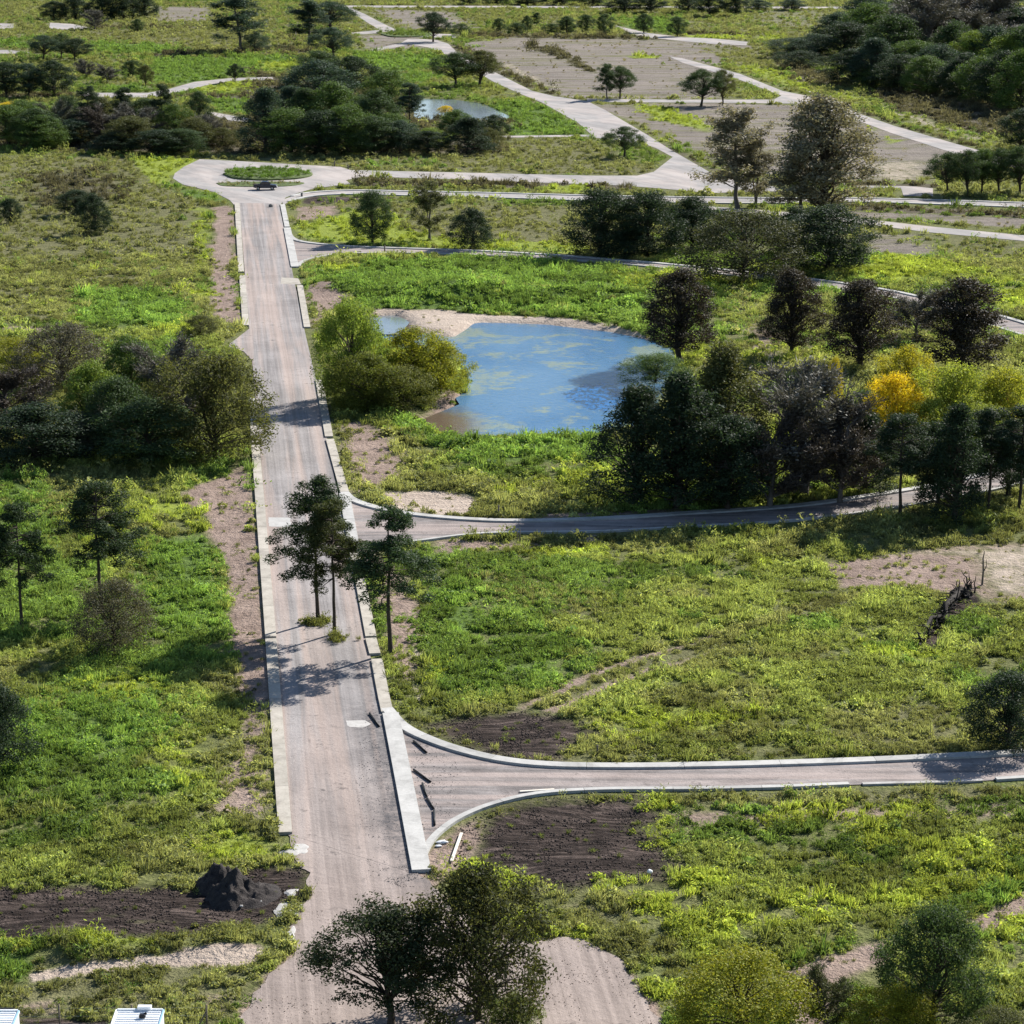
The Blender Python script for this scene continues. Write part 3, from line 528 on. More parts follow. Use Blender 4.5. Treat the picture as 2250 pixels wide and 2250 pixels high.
# ---------------------------------------------------------------- kerbs: cast slabs with joints
def slab_mesh(a, b, w0, w1, h):
    """one cast slab between two points along a kerb"""
    a = np.array(a); b = np.array(b)
def kerb_line(line, width, h, mat, slab=5.0, joint=0.03, z0=-0.12, gaps=(), name='kerb', label=None):
    root = empty(name, (float(line[0][0]), float(line[0][1]), 0)); tag(root, label, None, None, 'structure')
    P = np.asarray(line, float); seg = np.linalg.norm(np.diff(P, axis=0), axis=1); L = np.concatenate([[0], np.cumsum(seg)])
    total = L[-1]; n = max(1, int(round(total/slab)))
    cuts = np.linspace(0, total, n+1)
    lo = offset(P, width/2); hi = offset(P, -width/2)
    for i in range(n):
        a, b = cuts[i]+joint/2, cuts[i+1]-joint/2; mid = (a+b)/2
        if any(g0 < mid < g1 for g0, g1 in gaps): continue
        ts = np.array([a] + [t for t in L if a+0.2 < t < b-0.2] + [b])
        l = np.stack([np.interp(ts, L, lo[:,k]) for k in (0,1)], 1); r = np.stack([np.interp(ts, L, hi[:,k]) for k in (0,1)], 1)
        dz = rng.normal(0, 0.006); V = []; F = []
        for q in range(len(ts)):
            V += [(l[q,0], l[q,1], z0), (l[q,0], l[q,1], h+dz), (r[q,0], r[q,1], h+dz), (r[q,0], r[q,1], z0)]
        for q in range(len(ts)-1):
            o_ = 4*q
            F += [(o_, o_+4, o_+5, o_+1), (o_+1, o_+5, o_+6, o_+2), (o_+2, o_+6, o_+7, o_+3)]
        e = 4*(len(ts)-1); F += [(0,1,2,3), (e+3,e+2,e+1,e)]
        V = np.array(V); V[:,:2] -= P[0]
        me = bpy.data.meshes.new('slab'); me.from_pydata([tuple(v) for v in V], [], F)
        bm = bmesh.new(); bm.from_mesh(me); bmesh.ops.recalc_face_normals(bm, faces=bm.faces); bm.to_mesh(me); bm.free()
        me.materials.append(mat); obj('slab', me, root)
    return root
OLD, NEW, CAP = M['concrete_old'], M['concrete_new'], M['concrete_cap']
kerb_line(resample([(-15.69,158.78),(-20.87,202.79)], 3), .95, .20, OLD, 9)
kerb_line(resample([(-20.92,203.31),(-29.06,271.65),(-29.6,275.93)], 3), .95, .20, OLD, 9)
kerb_line(resample([(-29.69,276.85),(-31.5,293.13)], 3), .95, .20, OLD, 9)
kerb_line(resample([(-31.74,294.42),(-32.67,301.83)], 3), .7, .14, CAP, 4)
kerb_line(resample([(-38.67,352.01),(-43.95,396.79)], 3), .95, .20, OLD, 9)
kerb_line(resample([(-44.49,400.47),(-54.21,484.11)], 4), .95, .20, OLD, 12)
kerb_line(resample([(-45.12,482.77),(-41.51,452.15)], 4), .95, .20, NEW, 12)
kerb_line(resample([(-41.41,450.98),(-36.11,405.64)], 4), 1.3, .20, NEW, 12)
kerb_line(resample([(-33.72,386.98),(-29.63,350.57)], 4), .95, .20, OLD, 9)
kerb_line(resample([(-25.05,312.76),(-21.41,280.35)], 4), .95, .20, OLD, 9)
kerb_line(resample([(-21.21,278.94),(-17.87,254.12)], 3), .95, .20, OLD, 9)
kerb_line(resample([(-17.84,253.53),(-15.5,232.31)], 3), 1.1, .20, NEW, 9)
kerb_line(resample([(-15.47,231.81),(-14.9,226.96)], 3), .95, .20, OLD, 9)
kerb_line(resample([(-14.68,224.76),(-13.65,215.9),(-12.24,203.44)], 3), .95, .20, OLD, 9)
kerb_line(resample([(-12.22,202.92),(-11.63,198.62)], 3), .95, .20, OLD, 9)
kerb_line(resample([(-11.4,197.14),(-10.41,188.23),(-9.86,183.83)], 3), .95, .20, OLD, 9)
kerb_line(resample([(-9.59,183.51),(-8.1,170.57),(-6.03,152.19)], 3), 1.28, .215, NEW, 14)
def sub(line, a, b): return line[int(a):int(b)]
kerb_line(s1u, .95, .21, NEW, 7)
n1 = len(s1l)
kerb_line(s1l[:int(n1*0.72)], .5, .19, NEW, 7)
kerb_line(s1l[int(n1*0.72):int(n1*0.9)], .4, .12, CAP, 7)
kerb_line(s1l[int(n1*0.9):], .5, .19, NEW, 7)
kerb_line(s2u[1:], .95, .20, NEW, 8)
kerb_line(s2l[6:], .42, .18, NEW, 8)
kerb_line(s3u[1:], .9, .20, NEW, 40)
kerb_line(s3l[1:], .6, .20, NEW, 40)
kerb_line(s4u[2:], .9, .18, NEW, 60)
kerb_line(s4l[2:], .9, .18, NEW, 60)

# ---------------------------------------------------------------- roundabout islands
def island(name, poly, h, label):
    P = np.asarray(smooth_line(list(poly)+[poly[0]], 1.0))[:-1]; c = P.mean(axis=0); n = len(P)
    V = []; F = []
    for sc, z in ((1.0, -0.05), (1.0, h*0.55), (0.97, h*0.8), (0.8, h), (0.4, h*1.1)):
        for p in P: V.append((*( (p-c)*sc ), z + (0.0 if sc > 0.99 else rng.normal(0, 0.03))))
    for r in range(4):
        for i in range(n):
            j = (i+1) % n; F.append((r*n+i, r*n+j, (r+1)*n+j, (r+1)*n+i))
    F.append(tuple(4*n+i for i in range(n)))
    me = bpy.data.meshes.new(name); me.from_pydata(V, [], F); me.materials.append(M['island']); me.update()
    o = obj(name, me, None, (c[0], c[1], 0.02)); tag(o, kind='structure'); return o
M['island'] = plain_mat('island_turf', (0.05,0.075,0.022), (0.11,0.145,0.045), 0.4, bump=0.9, bd=0.2)
ISL1 = [(-62.41,531.74),(-60.16,538.24),(-53.6,542.37),(-47.31,539.06),(-43.05,531.74),(-45.11,524.61),(-51.6,521.5),(-58.6,523.83)]
island('traffic_island', ISL1, .5, '')
ISL2 = [(-62.16,516.91),(-54.26,519.19),(-43.76,517.67),(-45.99,512.39),(-53.42,510.9),(-60.21,512.39)]
island('traffic_island', ISL2, .15, '')
ISL3 = [(-54.03,992.1),(-41.1,1003.07),(-32.53,992.1),(-33.61,970.85),(-44.99,968.26)]
island('traffic_island', ISL3, .3, '')

# ---------------------------------------------------------------- water
def water_mat(name, ruf_c=None):
    m, nt, b, out = new_mat(name); g = NT(nt)
    pos = g.n('ShaderNodeNewGeometry').outputs['Position']
    n1 = g.noise(pos, 0.10, 5, 0.62, 0.6); n2 = g.noise(pos, 0.9, 5, 0.7)
    alg = g.mapr(g.math('ADD', g.math('MULTIPLY', n1, 0.7), g.math('MULTIPLY', n2, 0.3)), 0.50, 0.60, smooth=True)
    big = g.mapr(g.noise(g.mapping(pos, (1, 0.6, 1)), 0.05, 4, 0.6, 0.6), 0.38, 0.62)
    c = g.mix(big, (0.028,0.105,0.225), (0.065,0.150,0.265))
    c = g.mix(g.math('MULTIPLY', alg, 0.7), c, (0.22,0.235,0.115))
    specks = g.mapr(g.noise(pos, 1.3, 4, 0.75), 0.60, 0.68)
    c = g.mix(g.math('MULTIPLY', specks, 0.7), c, (0.06,0.075,0.045))
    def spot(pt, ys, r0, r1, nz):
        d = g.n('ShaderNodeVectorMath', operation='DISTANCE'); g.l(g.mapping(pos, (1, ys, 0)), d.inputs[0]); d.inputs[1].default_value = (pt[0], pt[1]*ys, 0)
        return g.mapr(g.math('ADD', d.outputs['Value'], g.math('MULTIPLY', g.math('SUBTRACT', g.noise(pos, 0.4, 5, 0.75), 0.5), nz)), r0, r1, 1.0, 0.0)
    deep = spot([(11.9,307.06)][0], 0.6, 4.6, 5.4, 6.0)                      # wind-ruffled patch: its deep blue sky reflection is painted into the base colour
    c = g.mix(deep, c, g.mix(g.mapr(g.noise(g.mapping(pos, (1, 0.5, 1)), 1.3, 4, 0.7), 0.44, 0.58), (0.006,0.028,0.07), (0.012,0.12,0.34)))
    c = g.mix(spot([(-9.33,289.33)][0], 0.5, 3.5, 7.0, 4.0), c, (0.115,0.085,0.062))   # muddy shallows
    g.l(c, b.inputs['Base Color']); b.inputs['Roughness'].default_value = 0.10; b.inputs['IOR'].default_value = 1.33; b.inputs['Specular IOR Level'].default_value = 0.35
    rip = g.noise(g.mapping(pos, (1.0, 1.6, 1)), 1.1, 4, 0.65)
    g.l(g.bump(rip, 0.28, 0.25), b.inputs['Normal']); return m
def grow(poly, d):
    P = np.asarray(poly, float); c = P.mean(axis=0); v = P-c; r = np.linalg.norm(v, axis=1)[:,None]; return [tuple(p) for p in c + v*(r+d)/r]
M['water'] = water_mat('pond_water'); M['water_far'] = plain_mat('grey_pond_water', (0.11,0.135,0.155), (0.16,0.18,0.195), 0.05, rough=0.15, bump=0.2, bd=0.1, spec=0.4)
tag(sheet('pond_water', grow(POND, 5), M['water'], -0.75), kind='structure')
tag(sheet('pond_water', grow(POND2, 4), M['water_far'], -0.55), kind='structure')
tag(sheet('pond_water', grow(PUDDLE, 2), M['water_far'], -0.6), kind='structure')

# ---------------------------------------------------------------- trees: prototypes (nominal 10 m high), then one individual per tree
def unit(n, r): v = r.normal(size=(n, 3)); return v/np.linalg.norm(v, axis=1)[:,None]
def leaf_quads(C, L, Wd, r, updown=0.0, axis=None, face=None):
    """diamond leaves: centres C, half length L, half width Wd"""
    n = len(C); a = unit(n, r) if axis is None else axis + unit(n, r)*0.35
    a[:,2] += updown; a /= np.linalg.norm(a, axis=1)[:,None]
    if face is not None:      # leaves lie roughly across the given outward direction
        fn = face + unit(n, r)*0.75; fn /= np.linalg.norm(fn, axis=1)[:,None]+1e-9; a = a - fn*(a*fn).sum(1)[:,None]; a /= np.linalg.norm(a, axis=1)[:,None]+1e-9; b = np.cross(a, fn)
    else: b = np.cross(a, unit(n, r))
    b /= np.linalg.norm(b, axis=1)[:,None]+1e-9
    L = np.broadcast_to(L, n)[:,None]; Wd = np.broadcast_to(Wd, n)[:,None]
    V = np.stack([C-a*L, C+b*Wd, C+a*L, C-b*Wd], 1).reshape(-1, 3)
    return V, np.arange(4*n).reshape(-1, 4)
def tubes(branches, sides=5):
    """branches: list of (points (k,3), radii (k,))"""
    V = []; F = []; o = 0
    ang = np.linspace(0, 2*np.pi, sides, endpoint=False)
    for P, rad in branches:
        P = np.asarray(P, float); k = len(P); t = np.gradient(P, axis=0); t /= np.linalg.norm(t, axis=1)[:,None]+1e-9
        ref = np.array([0.3, 0.9, 0.2]); ref /= np.linalg.norm(ref)
        u = np.cross(t, ref); u /= np.linalg.norm(u, axis=1)[:,None]+1e-9; w = np.cross(t, u)
        ring = P[:,None,:] + (u[:,None,:]*np.cos(ang)[None,:,None] + w[:,None,:]*np.sin(ang)[None,:,None])*np.asarray(rad)[:,None,None]
        V.append(ring.reshape(-1, 3))
        for i in range(k-1):
            for s in range(sides):
                s2 = (s+1) % sides; F.append((o+i*sides+s, o+i*sides+s2, o+(i+1)*sides+s2, o+(i+1)*sides+s))
        o += k*sides
    return np.concatenate(V), np.array(F)
def bend(a, b, k, r, sag=0.0, wob=0.05):
    a = np.array(a, float); b = np.array(b, float); t = np.linspace(0, 1, k)[:,None]; L = np.linalg.norm(b-a)
    P = a*(1-t)+b*t; P[:,2] += (sag*L*4*(t*(1-t)))[:,0]; P[1:-1] += r.normal(0, wob*L, (k-2, 3)) if k > 2 else 0
    return P
H0 = 10.0
# kind: z0 crown start, R radius, profile over t, clumps, clump radius, leaves per clump, leaf length/width, trunk radius
def profile(kind, t):
    if kind == 'dense': return np.sqrt(np.clip(1-(1.55*t-0.58)**2, 0.03, 1))
    if kind == 'round': return np.sqrt(np.clip(1-(2*t-0.92)**2*0.92, 0.02, 1))
    if kind == 'bush': return np.sqrt(np.clip(1-(t*0.98)**2.2, 0.02, 1))*(0.82+0.25*np.minimum(t*3, 1))
    if kind == 'spread': return np.clip(np.sqrt(np.clip(1-(1.5*t-0.5)**2, 0.02, 1)), 0.1, 1)*(0.75+0.25*np.minimum(1, t*4))
    if kind == 'oval': return np.interp(t, [0, .1, .3, .6, .85, 1], [.6, .9, 1, .88, .62, .25])
    if kind == 'feather': return np.interp(t, [0, .15, .45, .75, .92, 1], [.5, .8, 1, .85, .55, .2])
    if kind == 'spiky': return np.interp(t, [0, .2, .5, .8, 1], [.9, 1, .82, .45, .06])
    if kind == 'willow': return np.sqrt(np.clip(1-(1.6*t-0.62)**2, 0.02, 1))
    return np.ones_like(t)
def make_proto(kind, seed):
    r = np.random.default_rng(1000+seed); leafV = []; branches = []; twigs = False
    def trunk(rad, top, lean=0.25, k=8):
        z = np.linspace(0, top, k); P = np.stack([np.cumsum(r.normal(0, lean*0.35, k)), np.cumsum(r.normal(0, lean*0.35, k)), z], 1); P[:,:2] -= P[0,:2]
        P[0,2] = -0.25; rr = rad*(1-0.8*z/max(top, H0)); rr[0] *= 1.35; return P, rr
    if kind == 'pine':
        P, rr = trunk(0.115, 9.6, 0.08, 12); tr = [(P, rr)]
        z0 = 4.4; nw = 15; C = []; AX = []
        for i in range(nw):
            z = z0 + (9.7-z0)*(i/(nw-1))**0.9 + r.normal(0, 0.08); t = (z-z0)/(9.7-z0)
            Rr = np.interp(t, [0, .12, .35, .6, .85, 1], [1.4, 2.35, 2.15, 1.65, 1.0, 0.4])
            for q in range(r.integers(3, 6) if t > .2 else r.integers(1, 4)):
                a = r.uniform(0, 2*np.pi); L = Rr*r.uniform(.6, 1.1); rise = np.interp(t, [0, .5, 1], [-0.55, -0.12, 0.35])*L + r.normal(0, .12)
                base = np.array([np.interp(z, P[:,2], P[:,0]), np.interp(z, P[:,2], P[:,1]), z]); tip = base + np.array([math.cos(a)*L, math.sin(a)*L, rise])
                B = bend(base, tip, 5, r, 0.10, 0.03); branches.append((B, np.linspace(.05, .014, 5)))
                for s in ((.58, 1.0) if L > 1.2 else (1.0,)):
                    c = base*(1-s)+tip*s + r.normal(0, .08, 3); c[2] += 0.10*L*4*s*(1-s)+.1; C.append(c)
        C = np.array(C); n = 210
        pts = np.repeat(C, n, 0); d = unit(len(pts), r); rad = (r.uniform(.1, 1, len(pts))**.45)[:,None]*(r.uniform(.38, .62, len(C)).repeat(n))[:,None]; off = d*rad; off[:,2] *= .8
        V, F = leaf_quads(pts + off, r.uniform(.06, .12, len(pts)), r.uniform(.022, .04, len(pts)), r, axis=d*.6, face=d)
        return tr, branches, V, F
    if kind == 'twig':
        P, rr = trunk(0.16, 6.5, 0.3, 7); tr = [(P, rr)]; C = []; A = []
        for i in range(24):
            z = r.uniform(.5, 6.3); t = z/6.3; a = r.uniform(0, 6.28); Rr = 3.3*r.uniform(.55, 1)*np.interp(t, [0, .4, 1], [.8, 1, .55])
            base = np.array([np.interp(z, P[:,2], P[:,0]), np.interp(z, P[:,2], P[:,1]), z]); tip = base + np.array([math.cos(a)*Rr, math.sin(a)*Rr, r.uniform(1.8, 3.4)])
            tip[2] = min(tip[2], 9.9); B = bend(base, tip, 6, r, .08, .04); branches.append((B, np.linspace(.075, .02, 6)))
            for q in range(20):
                s = r.uniform(.25, 1); b0 = B[0]*(1-s)+B[-1]*s; dd = (tip-base)/np.linalg.norm(tip-base) + unit(1, r)[0]*.8; dd[2] += .35; dd /= np.linalg.norm(dd); L2 = r.uniform(.5, 1.3)
                branches.append((np.array([b0, b0+dd*L2*.5+r.normal(0, .05, 3), b0+dd*L2]), np.array([.03, .018, .008])))
                for w in range(20):
                    s2 = r.uniform(.15, 1.05); c = b0+dd*L2*s2 + r.normal(0, .16, 3); C.append(c); A.append(dd)
        C = np.array(C); A = np.array(A); V, F = leaf_quads(C, r.uniform(.14, .36, len(C)), r.uniform(.014, .028, len(C)), r, axis=A)
        n = 5200; k = r.integers(0, len(C), n); V2, F2 = leaf_quads(C[k]+r.normal(0, .14, (n, 3)), .10, .055, r)
        return tr, branches, np.concatenate([V, V2]), np.concatenate([F, F2+len(V)])
    if kind == 'feather':
        P, rr = trunk(0.095, 9.2, 0.2, 9); tr = [(P, rr)]; stems = [P]
        if seed % 2 == 0:
            P2 = P*np.array([1,1,.9]); a = r.uniform(0, 6.28); P2[:,:2] += (np.linspace(0, 1, len(P))**.9)[:,None]*np.array([math.cos(a), math.sin(a)])*1.0; P2[:,0] += .2; tr.append((P2, rr*.8)); stems.append(P2)
        C = []; sets = [[] for q in stems]
        for i in range(40):
            S = stems[i % len(stems)]; z = r.uniform(1.9, S[-1,2]-.3); a = r.uniform(0, 6.28); L = np.interp(z, [1.5, 4, 7, 9.5], [2.5, 2.4, 1.5, .6])*r.uniform(.5, 1.15)
            base = np.array([np.interp(z, S[:,2], S[:,0]), np.interp(z, S[:,2], S[:,1]), z]); tip = base + np.array([math.cos(a)*L*.8, math.sin(a)*L*.8, L*r.uniform(.15, .8)]); tip[2] = min(tip[2], 9.75)
            B = bend(base, tip, 5, r, -.05, .04); sets[i % len(stems)].append((B, np.linspace(.05, .012, 5)))
            for s in r.uniform(.3, 1.05, 4): C.append(base*(1-s)+tip*s + r.normal(0, .14, 3))
        for q, (S, sr) in enumerate(tr): sets[q].append((S, sr*.85))
        C = np.array(C); sz = r.uniform(.5, 1.3, len(C)); cnt = (80*sz).astype(int); base = np.repeat(C, cnt, 0); sc = np.repeat(sz, cnt)*.44
        d = unit(len(base), r); off = d*(r.uniform(0, 1, len(base))**.5*sc)[:,None]; off[:,2] *= 1.25; off[:,2] -= .1
        V, F = leaf_quads(base+off, r.uniform(.07, .13, len(base)), r.uniform(.028, .045, len(base)), r, updown=-.6, face=d); return tr, sets, V, F
    prm = {'round': (1.2, 3.6, 84, 1.0, 235, .105, .056, .2, 7), 'dense': (0.25, 3.9, 100, 1.12, 225, .11, .06, .2, 7), 'bush': (0.05, 5.6, 90, 1.45, 230, .12, .062, .16, 5), 'spread': (3.0, 4.6, 72, 1.05, 240, .11, .055, .22, 6.5),
           'oval': (1.2, 2.8, 130, .78, 160, .095, .05, .17, 9), 'spiky': (.4, 2.9, 130, .78, 160, .105, .042, .2, 9.4),
           'willow': (0.4, 4.6, 120, .98, 190, .125, .055, .2, 6)}[kind]
    z0, Rc, K, rc, nl, ll, lw, trad, ttop = prm
    P, rr = trunk(trad, ttop, 0.3 if kind != 'spiky' else .12); tr = [(P, rr)]
    if kind in ('spread', 'willow', 'feather', 'oval') and seed % 2 == 0:        # a forked second stem
        P2 = P.copy(); a = r.uniform(0, 6.28); P2[:,0] += np.linspace(0, 1, len(P))**1.2*math.cos(a)*1.1; P2[:,1] += np.linspace(0, 1, len(P))**1.2*math.sin(a)*1.1; tr.append((P2, rr*.8))
    # lobes give the crown its uneven outline
    nl_ = 9; la = r.uniform(0, 2*np.pi, nl_); lz = r.uniform(0.1, .95, nl_); lam = r.uniform(-.22, .24, nl_)
    top = H0-rc*.55; ts = (np.arange(K)+r.uniform(0, 1, K))/K; ts = ts**(0.85); an = np.arange(K)*2.399963 + r.normal(0, .35, K)
    rad = Rc*profile(kind, ts); fr = np.where(r.uniform(size=K) < .72, r.uniform(.74, 1.0, K), r.uniform(.15, .7, K))
    bump = sum(lam[i]*np.exp(-((np.angle(np.exp(1j*(an-la[i]))))/.7)**2 - ((ts-lz[i])/.22)**2) for i in range(nl_))
    rad = np.maximum(rad*fr*(1+bump*1.3)-rc*.35, .05)
    C = np.stack([np.cos(an)*rad, np.sin(an)*rad, z0+rc*.4+(top-z0-rc*.4)*ts*(1+0.25*bump*(ts > .6))], 1)
    C[:,2] += r.normal(0, .18, K); C[:,2] = np.minimum(C[:,2], H0-rc*.4)
    nst = 0
    for c in C[:: (1 if kind in ('feather', 'spread') else 2)]:
        zb = np.clip(c[2]*(.55 if kind != 'feather' else .45)-.2+r.normal(0, .25), .4, ttop*.92); b0 = np.array([np.interp(zb, P[:,2], P[:,0]), np.interp(zb, P[:,2], P[:,1]), zb])
        branches.append((bend(b0, c, 5, r, .06 if kind != 'spiky' else -.03, .04), np.linspace(.075 if kind != 'feather' else .05, .016, 5)))
    sz = r.uniform(.62, 1.25, K); cnt = np.maximum(12, (nl*sz**1.6)).astype(int)
    base = np.repeat(C, cnt, 0); sc = np.repeat(sz, cnt)*rc; d = unit(len(base), r); rr_ = r.uniform(.0, 1, len(base))**.5
    off = d*(rr_*sc)[:,None]; off[:,2] *= .72 if kind not in ('feather', 'willow') else 1.15
    if kind == 'feather': off[:,2] -= .15
    Cn = base+off + r.normal(0, .05, (len(base), 3)); keep = Cn[:,2] > (.05 if kind in ('bush', 'willow', 'spiky', 'dense') else z0*.6); Cn = Cn[keep]
    ax = None; ud = 0.0
    if kind in ('feather', 'willow'): ud = -.8
    V, F = leaf_quads(Cn, ll*r.uniform(.7, 1.3, len(Cn)), lw*r.uniform(.7, 1.3, len(Cn)), r, updown=ud, axis=ax, face=(None if kind == 'spiky' else d[keep]))
    # stray sprigs beyond the clumps
    ns = 700; k = r.integers(0, len(Cn), ns); S = Cn[k] + unit(ns, r)*r.uniform(.1, .55, ns)[:,None]; S[:,2] = np.clip(S[:,2], .1, H0)
    V2, F2 = leaf_quads(S, ll*1.1, lw, r)
    return tr, branches, np.concatenate([V, V2]), np.concatenate([F, F2+len(V)])
PROTO = {}
def proto(kind, var):
    if (kind, var) in PROTO: return PROTO[kind, var]
    tr, br, V, F = make_proto(kind, var*13 + sum(map(ord, kind)))
    bark = M['bark_grey'] if kind in ('twig', 'feather') else M['bark']
    tv, tf = tubes(tr, 8); sets = br if isinstance(br[0], list) else [br]
    W0 = np.percentile(np.linalg.norm(V[:,:2], axis=1), 93)*2
    PROTO[kind, var] = (mesh_np('trunk', tv, tf, [bark], True), [mesh_np('branches', *tubes(q, 4), [bark], True) for q in sets], mesh_np('crown', V, F, [M['twig'] if kind == 'twig' else M['leaf_soft'] if kind == 'willow' else M['leaf']]), W0, V[:,2].max())
    return PROTO[kind, var]
NAMES = {'dense': 'bushy_tree', 'pine': 'pine_tree', 'round': 'broadleaf_tree', 'bush': 'shrub', 'spread': 'spreading_tree', 'oval': 'cypress_tree', 'feather': 'tall_tree', 'twig': 'bare_tree', 'willow': 'willow_tree', 'spiky': 'conifer_tree'}
TREE_SPOTS = []
def T(kind, var, p, col, label, group=None, name=None, lean=0.0):
    tm, bmh, cm, W0, Ht = proto(kind, var); x, y, h, w = p
    rz = random.Random(label).uniform(0, 6.283)
    root = empty(name or NAMES[kind], (x, y, -0.08), rz); s = w/W0; root.scale = (s, s, h/Ht)
    if lean: root.rotation_euler = (0, 0, rz)
    tag(root, label, 'shrub' if kind == 'bush' else 'tree', group)
    ts = obj('trunk', tm, root)
    [obj('branches', q, root) for q in bmh]; c = obj('crown', cm, root); c.color = (*col, 1)
    TREE_SPOTS.append((x, y, w)); return root
DK = (0.031,0.052,0.028); DG = (0.052,0.086,0.034); MG = (0.080,0.132,0.034); OL = (0.092,0.102,0.038); YG = (0.23,0.245,0.030); LG = (0.165,0.230,0.045)
GR = (0.125,0.120,0.104); BR = (0.072,0.060,0.050); CY = (0.045,0.039,0.030); YE = (0.60,0.46,0.025); OR = (0.55,0.29,0.07); FE = (0.205,0.190,0.135); BG = (0.048,0.080,0.054)

M['leaf_soft'] = leaf_mat('soft_leaves', None, 0.5)
# by the camera
T('willow', 1, (-1.98,130.66,10.12,9.13), (.058,.066,.026), 'large olive leafy tree with visible trunk in the foreground beside the dirt track')
T('spread', 0, (-7.01,129.39,7.85,8.66), (.034,.048,.022), 'dark wide tree at the lower edge of the photo, left of the large olive tree')
T('bush', 0, (12.93,127.25,6.12,7.76), YG, 'yellow green bush at the lower edge, left of the small bare sapling')
T('willow', 0, (24.43,130.37,7.61,6.6), DG, 'dark green tree with olive top at lower right, behind the bright yellow green bush')
T('twig', 0, (18.13,129.39,4.33,3.41), OL, 'small thin sapling on pinkish soil between two bushes at lower right')
T('bush', 1, (22.06,127.81,3.51,5.32), (0.22,0.22,0.02), 'bright yellow green bush at the lower edge below the dark tree')
T('bush', 2, (27.35,125.6,3.21,4.86), OL, 'low olive bush in the bottom right corner of the photo')
T('dense', 0, (37.77,176.37,6.27,6.41), DK, 'dark round tree at the right edge above the near side street')
T('bush', 1, (0.13,129.39,2.12,3.41), LG, 'low bright green shrub at the foot of the large olive tree')
# left meadow
T('pine', 0, (-43.1,206.33,11.66,5.6), (.036,.060,.026), 'tall pine with bare trunk at the left edge of the photo')
T('pine', 1, (-36.94,211.08,12.34,7.15), (.036,.060,.026), 'tall pine rising behind the grey brown bush in the left meadow')
T('bush', 2, (-34.02,200.5,6.37,7.4), (.10,.098,.062), 'round grey brown bush in front of the left meadow pine', name='bare_shrub')
T('dense', 1, (-38.27,171.51,7.11,6.08), DK, 'dark tree cut off by the left edge of the photo below the pines')
# pines on the main road
G3 = 'three pines beside the main road'
T('pine', 2, (-17.15,208.2,13.55,7.26), (.036,.060,.026), 'pine standing on the road, leftmost of the three tall pines', G3)
T('pine', 1, (-15.48,204.48,12.29,5.75), (.060,.072,.026), 'pine standing on the road, middle of the three tall pines', G3)
T('pine', 0, (-10.3,199.12,13.13,7.55), (.040,.070,.030), 'pine on the verge right of the kerb, rightmost of the three tall pines', G3)
# thicket left of the road
GL = 'thicket left of the main road'
T('bush', 2, (-57.58,309.32,8.59,12.57), (.105,.10,.075), 'grey brown shrub at the back of the thicket left of the road', GL)
T('dense', 2, (-49.05,279.64,9.73,7.97), LG, 'bright green round tree in the middle of the left thicket', GL)
T('dense', 0, (-45.45,286.85,11.16,8.16), MG, 'green tree with lighter top next to the bare grey tree in the left thicket', GL)
T('twig', 0, (-40.5,283.2,12.44,9.68), GR, 'bare grey tree between green trees in the left thicket', GL)
T('willow', 2, (-33.48,270.54,12.93,13.29), OL, 'broad olive green tree leaning over the left kerb at the thicket end', GL)
T('dense', 1, (-40.8,269.44,7.23,13.24), DG, 'dark low tree at the front of the left thicket, second from the road', GL)
T('dense', 2, (-53.54,269.01,6.91,13.22), DK, 'dark tree at the front of the left thicket near the photo edge', GL)
T('twig', 1, (-58.72,279.64,9.2,9.57), BR, 'brown twiggy tree at the photo edge in the left thicket', GL)
T('bush', 0, (-64.28,312.18,6.11,8.49), YG, 'yellow green bush at the photo edge behind the left thicket', GL)
T('twig', 2, (-48.09,271.65,6.08,6.52), (.12,.14,.09), 'pale grey green small tree at the front of the left thicket', GL)
T('dense', 1, (-45.08,273.89,9.03,8.13), DG, 'dark green tree behind the pale grey green one in the left thicket', GL)
T('bush', 2, (-44.49,345.59,2.96,5.2), OL, 'low olive shrub by the earth lane left of the road', None)
T('dense', 0, (-83.55,470.44,4.89,7.42), DK, 'dark bush in the upper left meadow, left of two touching', None, 'dark_bush')
T('dense', 2, (-75.92,445.22,7.62,6.62), DK, 'dark bush in the upper left meadow, right of two touching', None, 'dark_bush')
T('dense', 1, (-93.86,458.09,4.94,4.68), DK, 'small dark bush at the left edge of the upper left meadow', None, 'dark_bush')
# willows by the pond
GW_ = 'willow bushes between the road and the pond'
T('willow', 0, (-20.11,301.02,13.13,9.4), LG, 'fresh green willow by the kerb, leftmost of the pond willows', GW_)
T('willow', 1, (-12.69,305.12,8.95,10.96), YG, 'yellow green willow at the left shore of the pond', GW_)
T('willow', 2, (-9.08,305.95,7.16,7.81), YG, 'small yellow green willow leaning over the pond water', GW_)
T('willow', 1, (-17.65,295.72,7.4,9.52), (.12,.145,.032), 'darker olive willow in front of the fresh green one by the kerb', GW_)
T('bush', 0, (-13.5,297.03,5.44,9), (.13,.145,.032), 'olive shrub in front of the pond willows', GW_)
T('bush', 1, (18.61,312.76,3.72,9.75), MG, 'low green shrub on the right shore of the pond', None)
